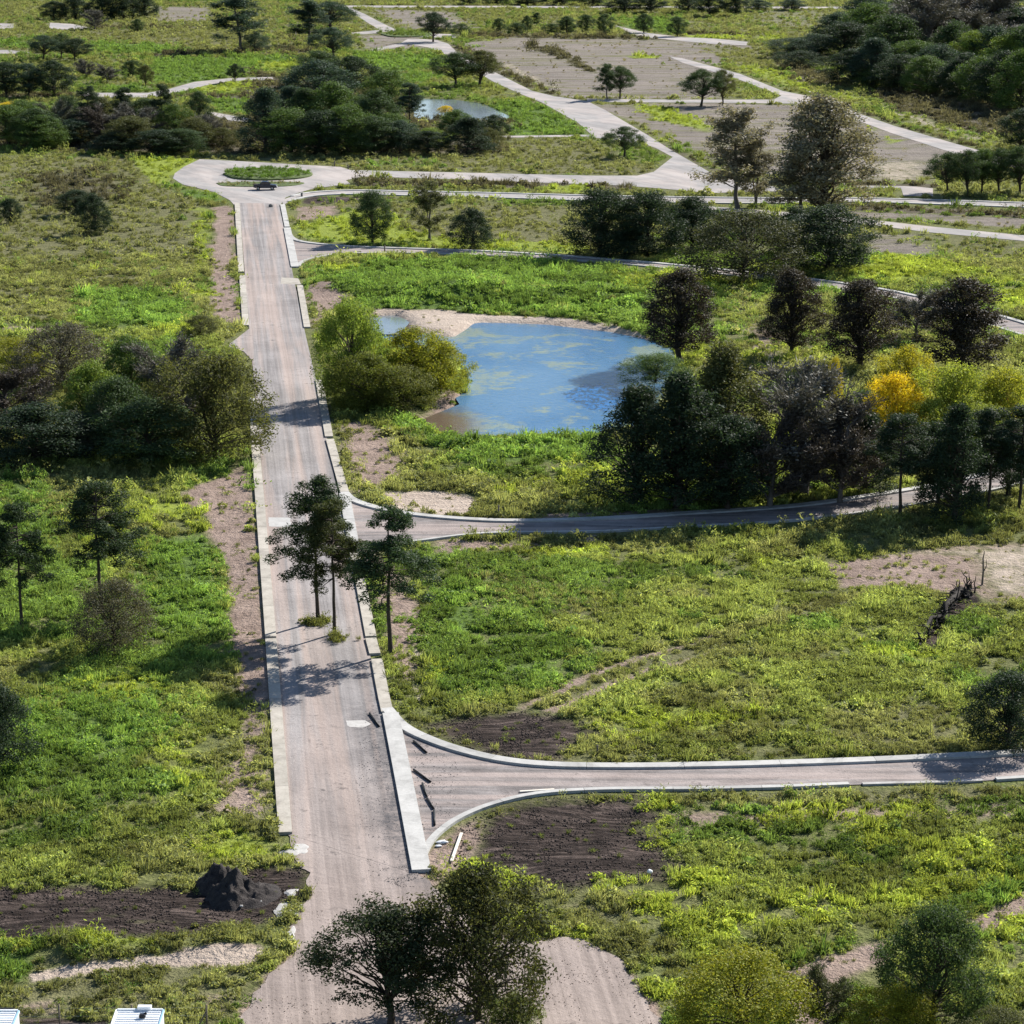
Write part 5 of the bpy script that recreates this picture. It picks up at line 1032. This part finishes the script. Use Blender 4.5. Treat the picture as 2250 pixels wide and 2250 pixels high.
for q, sx, sy, lab in (([(-14.57,156.02)][0], 1.1, 1.3, 'white lime spill on the track below the left kerb end'), ([(-14.41,146.08)][0], .75, 1.5, 'large white spill beside the green tuft on the track edge'), ([(-13.83,142.47)][0], .4, 1.2, 'narrow white spill on the track edge nearest the camera'), ([(-14.43,148.97)][0], .5, .5, 'small white spill at the end of the dark strip')):
    n = 28; r = np.random.default_rng(int(sx*100)); ph = r.uniform(0, 6.28, 4); rr_ = lambda t: 1+.22*math.sin(2*t+ph[0])+.16*math.sin(3*t+ph[1])+.1*math.sin(5*t+ph[2])+.06*math.sin(9*t+ph[3]); P = [(math.cos(t)*sx*rr_(t), math.sin(t)*sy*rr_(t)) for t in np.linspace(0, 2*math.pi, n, endpoint=False)]
    V = [(0,0,.055)] + [(a*.6,b*.6,.045) for a,b in P] + [(a,b,-.03) for a,b in P]; F = [(0,1+i,1+(i+1)%n) for i in range(n)] + [(1+i,1+n+i,1+n+(i+1)%n,1+(i+1)%n) for i in range(n)]
    me = bpy.data.meshes.new('lime_spill'); me.from_pydata(V, [], F); me.materials.append(M['white_spill'] if 'white_spill' in M else CAP); me.update(); o = obj('lime_spill', me, None, (q[0], q[1], 0)); tag(o, lab, 'spill')
# stakes and bollards
def stake(p, h, r_, mat, label, name='stake', cat='stake', cap=None, group=None):
    root = empty(name, (p[0], p[1], 0)); tag(root, label, cat, group)
    bm = bmesh.new(); add_cyl(bm, (0,0,-.2), (.03,.02,h), r_, r_*.85, 8); obj('post', bm_mesh('post', bm, mat, True), root)
    if cap: bm = bmesh.new(); add_box(bm, (.03,.02,h+.05), (r_*2.6,r_*2.6,.12), bevel=.02); obj('cap', bm_mesh('cap', bm, cap), root)
stake([(-42.43,495.75)][0], .75, .24, M['stone'], 'grey bollard with pale cap on the roundabout corner', 'bollard', 'bollard', CAP)
stake([(-1.4,244.12)][0], 1.3, .09, M['wood'], 'dark stake on the far side of the second side street')
stake([(6.42,174.69)][0], .7, .08, M['wood'], 'dark stake on the far side of the near side street')
stake([(0.5,235.16)][0], 1.0, .05, M['wood'], 'leaning thin stake on the near side of the second street, left one')
stake([(0.77,235.16)][0], 1.1, .05, M['wood'], 'leaning thin stake on the near side of the second street, right one')
stake([(-22.04,422.48)][0], 1.2, .12, M['wood'], 'dark stake on the kerb of the third side street')
stake([(-39.37,546.58)][0], 1.3, .16, M['wood'], 'dark stake on the far kerb right of the roundabout')
stake([(-36.01,541.54)][0], 1.0, .16, M['wood'], 'shorter dark stake on the far kerb right of the roundabout')
# site cabins
def cabin(p, w, d, h, rz, label, extra):
    root = empty('site_cabin', (p[0], p[1], 0), rz); tag(root, label, 'cabin')
    bm = bmesh.new(); add_box(bm, (0,-d/2,(h-.1)/2), (w-.1, d-.1, h-.1)); obj('wall', bm_mesh('wall', bm, M['white_sheet']), root)
    bm = bmesh.new(); add_box(bm, (0,-d/2,h-.03), (w, d, .10), bevel=.02); rf = obj('roof', bm_mesh('roof', bm, M['white_sheet']), root)
    rib = None
    for i in range(int(d/.28)):
        if rib is None:
            bm = bmesh.new(); add_box(bm, (0,0,0), (w-.34,.09,.05), bevel=.015); rib = bm_mesh('rib', bm, M['white_sheet'])
        obj('rib', rib, rf, (0, -.3-i*.28, h+.04))
    for s in (-1, 1):
        bm = bmesh.new(); add_box(bm, (s*(w/2-.05), -d/2, h+.05), (.09, d-.1, .09), bevel=.01); obj('edge_trim', bm_mesh('edge_trim', bm, M['blue_trim'] if s > 0 else M['white_sheet']), rf)
    bm = bmesh.new(); add_box(bm, (0, -.05, h+.06), (w-.2,.1,.12), bevel=.01); obj('back_trim', bm_mesh('back_trim', bm, M['white_sheet']), rf)
    if extra:
        bm = bmesh.new(); add_box(bm, (.25, .02, h+.12), (.78,.34,.3), bevel=.03); obj('vent_box', bm_mesh('vent_box', bm, M['white_sheet']), root)
        bm = bmesh.new(); add_box(bm, (.28, -1.05, h+.18), (.36,.3,.22), bevel=.06); add_cyl(bm, (.15,-1.1,h+.1), (.5,-.95,h+.32), .07); obj('roof_unit', bm_mesh('roof_unit', bm, M['pipe']), root)
    bm = bmesh.new(); add_box(bm, (.4,-d-.01+.05,1.0), (.85,.06,2.0), bevel=.01); dr = obj('door', bm_mesh('door', bm, M['blue_trim']), root)
    bm = bmesh.new(); add_box(bm, (.72,-d-.01,1.0), (.04,.08,.14)); obj('handle', bm_mesh('handle', bm, M['metal']), dr)
cabin((-20.92,126.56,2.6), 2.75, 6.0, 2.6, 0.0, 'white site cabin with ribbed roof and a small black roof unit', True)
cabin((-28.92,126.45,2.6), 2.5, 6.0, 2.6, 0.0, 'white site cabin with ribbed roof cut off by the bottom left corner', False)
bm = bmesh.new(); add_cyl(bm, (-.5,0,0), (.35,0,0), .28, n=14); add_box(bm, (0,0,-.25), (.9,.5,.2))
q = (-28.65,126.99,2.5); o = obj('water_tank', bm_mesh('water_tank', bm, M['pipe'], False), None, (q[0], q[1]+.5, 2.0)); tag(o, 'black tank behind the corner cabin in the bottom left', 'tank')
bm = bmesh.new(); add_cyl(bm, (0,0,-2.0), (0,0,-.2), .07); obj('stand', bm_mesh('stand', bm, M['metal']), o)
# wire fence in front of the cabins
froot = empty('wire_fence', (*[(-21.91,129.39)][0], 0)); tag(froot, 'dark post and wire fence along the bottom left edge', 'fence')
f0 = [(-21.91,129.39)][0]; posts = [(-31.07,129.28),(-26.06,129.39),(-21.88,129.39),(-17.58,129.39)]
for i, q in enumerate(posts):
    bm = bmesh.new(); add_cyl(bm, (0,0,-.3), (0,0,1.55), .055, n=8); obj('post', bm_mesh('post', bm, M['wood'], True), froot, (q[0]-f0[0], q[1]-f0[1], 0))
bm = bmesh.new(); add_cyl(bm, (-.62,0,0), (-.03,0,1.1), .045, n=8); q = posts[-1]; obj('brace', bm_mesh('brace', bm, M['wood'], True), froot, (q[0]-f0[0], q[1]-f0[1], 0))
for hz in (.45, .9, 1.4):
    bm = bmesh.new(); a, b = posts[0], posts[-1]; add_cyl(bm, (a[0]-f0[0], a[1]-f0[1]-.06, hz), (b[0]-f0[0], b[1]-f0[1]-.06, hz), .006, n=5); obj('wire', bm_mesh('wire', bm, M['metal']), froot)
# burnt, felled tree on the right meadow
broot = empty('fallen_tree', (*[(39.8,213.18)][0], 0)); tag(broot, 'charred fallen tree with upturned branches on the right meadow', 'fallen tree')
b0 = [(41.26,216.33)][0]; b1 = [(34.98,201.13)][0]; c0 = broot.location
r = np.random.default_rng(5); br = []
A = np.array([b0[0]-c0.x, b0[1]-c0.y, .5]); B = np.array([b1[0]-c0.x, b1[1]-c0.y, .12]); br.append((bend(A, B, 9, r, .02, .02), np.linspace(.34, .10, 9)))
tv, tf = tubes(br, 9); obj('trunk', mesh_np('trunk', tv, tf, [M['char']], True), broot)
br = []
for i in range(95):
    s = r.uniform(0, 1); p0 = A*(1-s)+B*s + r.normal(0, .15, 3); d = r.normal(size=3); d[2] = abs(d[2])*.35; d /= np.linalg.norm(d); L = r.uniform(.5, 1.8)
    br.append((bend(p0, p0+d*L, 4, r, .05, .06), np.linspace(.09, .02, 4)))
for i in range(8):
    p0 = A + np.array([r.normal(.4, .6), r.normal(.1, .6), 0]); d = np.array([r.normal(0, .45), r.normal(0, .3), 1.0]); L = r.uniform(.7, 1.7); br.append((bend(p0, p0+d*L, 5, r, .03, .05), np.linspace(.10, .02, 5)))
tv, tf = tubes(br, 5); obj('branches', mesh_np('branches', tv, tf, [M['char']], True), broot)
bm = bmesh.new(); bmesh.ops.create_icosphere(bm, subdivisions=3, radius=1.0)
for v in bm.verts: v.co = Vector((v.co.x*1.0, v.co.y*.8, max(v.co.z, -.1)*.75))*(1+r.normal(0, .12))
obj('root_plate', bm_mesh('root_plate', bm, M['char']), broot, (b0[0]-c0.x, b0[1]-c0.y, 0))
sroot = empty('dead_snag', (*[(43.9,220.17)][0], 0)); tag(sroot, 'thin dead snag standing right of the charred fallen tree', 'dead tree')
tv, tf = tubes([(np.array([(0,0,-.2),(.05,0,1.2),(-.02,.05,2.4),(.06,0,3.1)]), np.array([.11,.09,.07,.03])), (np.array([(.03,0,1.0),(.35,.1,1.7),(.3,.1,2.3)]), np.array([.05,.04,.02])), (np.array([(0,0,1.9),(-.5,0,2.2)]), np.array([.04,.015]))], 7)
obj('trunk', mesh_np('trunk', tv, tf, [M['wood']], True), sroot)

for i_, (poly, mt) in enumerate((([(-25.1,243.93),(-22.67,243.93),(-22.36,240.35),(-24.58,240.35)], NEW), ([(-13.05,182.02),(-11.6,182.23),(-11.01,181.28),(-11.5,180.45),(-12.75,180.66)], CAP), ([(-37.45,395.42),(-34.64,394.52),(-33.61,388.29),(-37.03,389.17)], OLD))):
    tag(sheet('road_patch', ragged(poly, .5, .05, i_), mt, .0405), kind='structure')

# ---------------------------------------------------------------- meadow growth: instanced clumps (stuff)
def clump(kind, seed):
    r = np.random.default_rng(seed)
    if kind == 0:   # leafy dome
        n = 64; d = unit(n, r); d[:,2] = np.abs(d[:,2]); C = d*r.uniform(.55, 1, n)[:,None]*np.array([.42,.42,.42]); C[:,2] += .04; return leaf_quads(C, r.uniform(.08,.15,n), r.uniform(.04,.07,n), r, .3)
    if kind == 1:   # grass tuft
        n = 46; b = r.normal(0, .16, (n,3)); b[:,2] = 0; d = r.normal(0, .38, (n,3)); d[:,2] = 1; d /= np.linalg.norm(d,axis=1)[:,None]; L = r.uniform(.22,.42,n); return leaf_quads(b+d*L[:,None], L, r.uniform(.018,.032,n), r, axis=d*4)
    if kind == 2:   # low spreading patch
        n = 60; C = np.stack([r.normal(0,.36,n), r.normal(0,.36,n), r.uniform(.03,.22,n)],1); return leaf_quads(C, r.uniform(.07,.13,n), r.uniform(.035,.06,n), r)
    n = 52          # tall stalks with small leaves
    b = r.normal(0, .18, (n,3)); b[:,2] = r.uniform(.1,1.0,n); C = b; C[:,:2] *= (1+.5*b[:,2:3]); return leaf_quads(C, r.uniform(.07,.16,n), r.uniform(.025,.05,n), r, .9)
wcol = bpy.data.collections.new('weed_sources')
for i, (k, s) in enumerate(((0,1),(0,2),(1,3),(1,4),(2,5),(2,6),(3,7),(3,8))):
    V, F = clump(k, s); o = bpy.data.objects.new('clump_%d' % i, mesh_np('clump', V, F, [M['weed']])); wcol.objects.link(o)
def growth(name, n, xr_, yr_, smin, smax, label, seed, thin=None):
    r = np.random.default_rng(seed); y = r.uniform(*yr_, n); hw = 18 + y*0.225; x = r.uniform(-1, 1, n)*hw
    den = hw/hw.max(); k = r.uniform(size=n) < den; x, y = x[k], y[k]
    W = zone_weights(x, y); rest = np.clip(1-sum(W.values()), 0, 1)
    nb = vnoise(x, y, 16, 61, 4); nm = vnoise(x, y, 3.2, 71, 3); nn = vnoise(x, y, 30, 81, 3)
    names = ['meadow']+KINDS; P = np.stack([rest]+[W[q] for q in KINDS], 1)**2.5; cs = np.cumsum(P, 1)/P.sum(1)[:,None]; u = r.uniform(size=len(x))
    kind = (u[:,None] > cs).sum(1).clip(0, 8)
    keep = np.array([1, 1, 1, .95, .06, .07, .035, .02, .9])[kind]; size = np.array([1, 1.05, .8, .85, .5, .6, .5, .5, 1.25])[kind]
    TC = np.array([(.248,.295,.096), (.175,.275,.070), (.325,.395,.078), (.238,.255,.115), (.23,.21,.13), (.16,.18,.07), (.12,.15,.05), (.19,.19,.085), (.120,.114,.078)])
    col = TC[kind].copy()
    plain = (kind == 0)
    col[plain] = np.where((nb[plain] > .56)[:,None], np.array([.245,.265,.112]), col[plain]); col[plain] = np.where((nb[plain] < .42)[:,None], np.array([.165,.245,.068]), col[plain])
    col[plain] = np.where(((nn[plain] > .60) & (nm[plain] > .5) & (y[plain] < 420))[:,None], np.array([.29,.35,.075]), col[plain])
    dkp = vnoise(x, y, 7, 101, 3); col *= np.where((dkp > .6) & (y < 420), .68, 1.0)[:,None]
    col *= np.where(y > 420, .78, 1.0)[:,None]; col *= (.55 + .95*nm)[:,None]*r.uniform(.75, 1.25, len(x))[:,None]
    gap = vnoise(x, y, 2.2, 91, 2)
    ok = (r.uniform(size=len(x)) < keep*np.clip((gap-.30)*5, .10, 1)) & ~road_mask(x, y, 1.15)
    for poly, pad in ((POND, .8), (POND2, 2), (PUDDLE, 1)): ok &= sdist_box(x, y, poly, 4) < -pad
    sl = sdist_box(x, y, KERB_KEEP, 3) > 0; ok &= ~sl
    x, y, col, size, kind, nm = x[ok], y[ok], col[ok], size[ok], kind[ok], nm[ok]
    sc = size*r.uniform(smin, smax, len(x))*(.6+.8*nm)*np.where(r.uniform(size=len(x)) < .04, 1.7, 1); ty = r.choice(8, len(x), p=[.24,.24,.09,.09,.12,.12,.05,.05]); short = sc < .5*smax
    ty = np.where(short, r.choice([2,3,4,5], len(x)), ty)
    scatter(name, np.stack([x, y, ground_height(x, y)-.03], 1), col, sc, ty, r, label)
def scatter(name, P, col, sc, ty, r, label, cat='weeds'):
    x = P[:,0]; me = bpy.data.meshes.new(name); me.vertices.add(len(x)); me.vertices.foreach_set('co', P.astype(np.float32).ravel())
    for an, tp, key, dat in (('tint', 'FLOAT_COLOR', 'color', np.concatenate([col, np.ones((len(x),1))], 1)), ('size', 'FLOAT', 'value', sc), ('turn', 'FLOAT', 'value', r.uniform(0, 6.28, len(x))), ('pick', 'INT', 'value', ty)):
        a = me.attributes.new(an, tp, 'POINT'); a.data.foreach_set(key, np.asarray(dat, dtype=np.int32 if tp == 'INT' else np.float32).ravel())
    o = obj(name, me); tag(o, label, cat, None, 'stuff')
    ng = bpy.data.node_groups.new(name, 'GeometryNodeTree'); ng.interface.new_socket('Geometry', in_out='INPUT', socket_type='NodeSocketGeometry'); ng.interface.new_socket('Geometry', in_out='OUTPUT', socket_type='NodeSocketGeometry')
    N = ng.nodes; gi = N.new('NodeGroupInput'); go = N.new('NodeGroupOutput'); ip = N.new('GeometryNodeInstanceOnPoints'); ci = N.new('GeometryNodeCollectionInfo')
    ci.inputs['Collection'].default_value = wcol; ci.inputs['Separate Children'].default_value = True; ci.inputs['Reset Children'].default_value = True
    def na(n_, t):
        q = N.new('GeometryNodeInputNamedAttribute'); q.data_type = t; q.inputs['Name'].default_value = n_; return q.outputs['Attribute']
    cx = N.new('ShaderNodeCombineXYZ'); ng.links.new(na('turn', 'FLOAT'), cx.inputs['Z'])
    e2r = N.new('FunctionNodeEulerToRotation'); ng.links.new(cx.outputs[0], e2r.inputs[0])
    L = ng.links.new; L(gi.outputs[0], ip.inputs['Points']); L(ci.outputs[0], ip.inputs['Instance']); ip.inputs['Pick Instance'].default_value = True
    L(na('pick', 'INT'), ip.inputs['Instance Index']); L(e2r.outputs[0], ip.inputs['Rotation']); L(na('size', 'FLOAT'), ip.inputs['Scale']); L(ip.outputs[0], go.inputs[0])
    md = o.modifiers.new('scatter', 'NODES'); md.node_group = ng
    print(name, len(x))
KERB_KEEP = [(-16.13,158.45),(-21.49,203.05),(-29.84,271.65),(-33.33,303.74),(-39.33,352.01),(-45.04,400.01),(-55.24,486.12),(-44.25,486.12),(-35.05,405.64),(-28.64,350.57),(-20.24,280.35),(-17.41,252.95),(-14.19,226.64),(-11.3,201.13),(-9.65,184.7),(-7.39,170.57),(-5.52,151.21),(-15.24,158.29)]
growth('meadow_weeds', 185000, None, (118, 235), .45, 1.05, 'tall green weeds and grass on the near meadows', 11)
growth('meadow_weeds', 160000, None, (235, 420), .7, 1.45, 'weeds and grass on the meadows round the large pond', 12)
growth('meadow_weeds', 85000, None, (420, 850), 1.0, 2.0, 'rough grass and weeds on the fields round the roundabout', 13)
growth('meadow_weeds', 70000, None, (850, 1300), 1.5, 2.6, 'coarse grass on the farthest fields', 14)
r = np.random.default_rng(77)
def tufts(name, pts, rad, n, col, size, label, z=0.03):
    P = np.concatenate([np.stack([r.normal(q[0], rad, n), r.normal(q[1], rad, n), np.full(n, z)], 1) for q in pts])
    scatter(name, P, np.array(col)[None,:]*r.uniform(.6, 1.3, (len(P), 1)), r.uniform(.6, 1.3, len(P))*size, r.choice([0,1,2,3,6,7], len(P)), r, label)
tufts('grass_tufts', [(-17.21,207.39),(-15.25,202.92),(-17.13,207.93)], .55, 26, (.15,.165,.055), .8, 'grass tufts round the trunks of the two road pines')
for poly, hz, lab, dens, sz, colr in ((ISL1, .5, 'uneven turf on the large roundabout island', 1.3, .9, (.10,.17,.035)), (ISL2, .15, 'thin dry turf on the narrow island strip by the car', .8, .6, (.16,.16,.085)), (ISL3, .3, 'turf on the far small island', .35, 1.6, (.12,.17,.05))):
    A = np.asarray(poly); lo = A.min(0); hi = A.max(0); n = int((hi-lo).prod()*dens); x = r.uniform(lo[0], hi[0], n); y = r.uniform(lo[1], hi[1], n); k = sdist(x, y, poly) > .2; x, y = x[k], y[k]
    nmz = vnoise(x, y, 6, 3)
    scatter('island_turf', np.stack([x, y, np.full(len(x), hz)], 1), np.array(colr)[None,:]*(.55+.9*nmz)[:,None]*r.uniform(.7, 1.3, (len(x), 1)), r.uniform(.6, 1.3, len(x))*sz*(.6+.8*nmz), r.choice(8, len(x)), r, lab, 'turf')

# loose stones and clods
def clods(name, polys, n, smin, smax, mat, label, cat, zoff=0.0, hard=True):
    r = np.random.default_rng(len(label)); bv = np.array([(1,0,0),(-1,0,0),(0,1,0),(0,-1,0),(0,0,1),(0,0,-1)], float); bf = np.array([(0,2,4),(2,1,4),(1,3,4),(3,0,4),(2,0,5),(1,2,5),(3,1,5),(0,3,5)])
    P = []
    for poly, share in polys:
        A = np.asarray(poly); lo, hi = A.min(0), A.max(0); q = r.uniform(lo, hi, (int(n*share*4), 2)); k = sdist(q[:,0], q[:,1], poly) > -.3; cl = vnoise(q[:,0], q[:,1], 1.6, 5) > .45; P.append(q[k & cl][:int(n*share)])
    P = np.concatenate(P); z = ground_height(P[:,0], P[:,1]) if hard else np.full(len(P), zoff); s = r.uniform(smin, smax, len(P))*r.uniform(.5, 1, len(P))
    a = r.uniform(0, 6.28, len(P)); V = bv[None]*s[:,None,None]*r.uniform(.6, 1.3, (len(P), 6, 1)); V[:,:,2] *= .75; ca, sa = np.cos(a)[:,None], np.sin(a)[:,None]
    V = np.stack([V[:,:,0]*ca-V[:,:,1]*sa+P[:,0:1], V[:,:,0]*sa+V[:,:,1]*ca+P[:,1:2], V[:,:,2]+z[:,None]+s[:,None]*.3], 2)
    o = obj(name, mesh_np(name, V.reshape(-1, 3), (bf[None]+6*np.arange(len(P))[:,None,None]).reshape(-1, 3), [mat])); tag(o, label, cat, None, 'stuff')
M['clod'] = plain_mat('earth_clods', (0.020,0.016,0.015), (0.085,0.066,0.058), 1.2, bump=0.6, bd=0.05)
M['soil_clod'] = plain_mat('dry_clods', (0.13,0.10,0.085), (0.32,0.25,0.21), 1.2, bump=0.6, bd=0.05)
M['gravel'] = plain_mat('grey_gravel', (0.09,0.085,0.086), (0.22,0.21,0.21), 1.5, bump=0.6, bd=0.05)
clods('earth_clods', (([(-6.57,181.07),(-3.7,183.51),(0.47,185.13),(4.65,182.76),(7.07,180.34),(5.19,177.38),(3.82,173.23),(0.44,173.62),(-2.24,175.38),(-4.36,177.58)], .25), ([(-3.78,158.95),(-1.77,162.83),(0.82,165.28),(9.04,166.35),(11.04,161.63),(8.74,160.36),(10.87,153.89),(9.88,150.08),(7.7,151.59),(3.43,149.56),(1.64,148.97),(-0.46,152.58),(-3.53,154.28)], .35), ([(-35.53,150.31),(-20.8,150.01),(-17.28,153.66),(-13.21,153.27),(-12.83,148.39),(-15.24,144.96),(-19.31,142.61),(-26.35,141.93),(-33.58,141.13)], .4)), 9000, .03, .11, M['clod'], 'dark clods on the turned earth', 'clods')
clods('dry_clods', (([(-35.41,253.73),(-34.64,257.29),(-30.49,264.29),(-29.45,269.88),(-21.17,203.05),(-18.83,184.7),(-21.5,184.7),(-24.4,203.7),(-27.11,225.07),(-29.66,236.52),(-32.43,247.24)], .5), ([(2.13,141.8),(5.76,139.8),(8.05,132.72),(9.59,125.6),(0.64,125.6)], .25), ([(-15.64,132.19),(-13.65,140.07),(-12.42,146.08),(-10.22,139.28),(-10.86,125.6),(-15.59,125.6)], .25)), 2500, .02, .06, M['soil_clod'], 'dry clods on the bare verge and track', 'clods', .03, False)
clods('grey_rubble', (([(-11.75,184.7),(-10.48,184.7),(-6.88,153.5),(-6.65,151.59),(-9.22,151.59),(-10.99,165.99)], .45), ([(-8.28,177.88),(-6.41,176.37),(-4.24,172.46),(-3.75,165.1),(-5.52,159.11),(-6.36,160.36)], .35), ([(-7.52,154.28),(-6.22,152.35),(-6.72,149.71),(-8.89,151.21)], .2)), 1500, .02, .055, M['gravel'], 'grey rubble strewn along the new slab', 'rubble', .04, False)
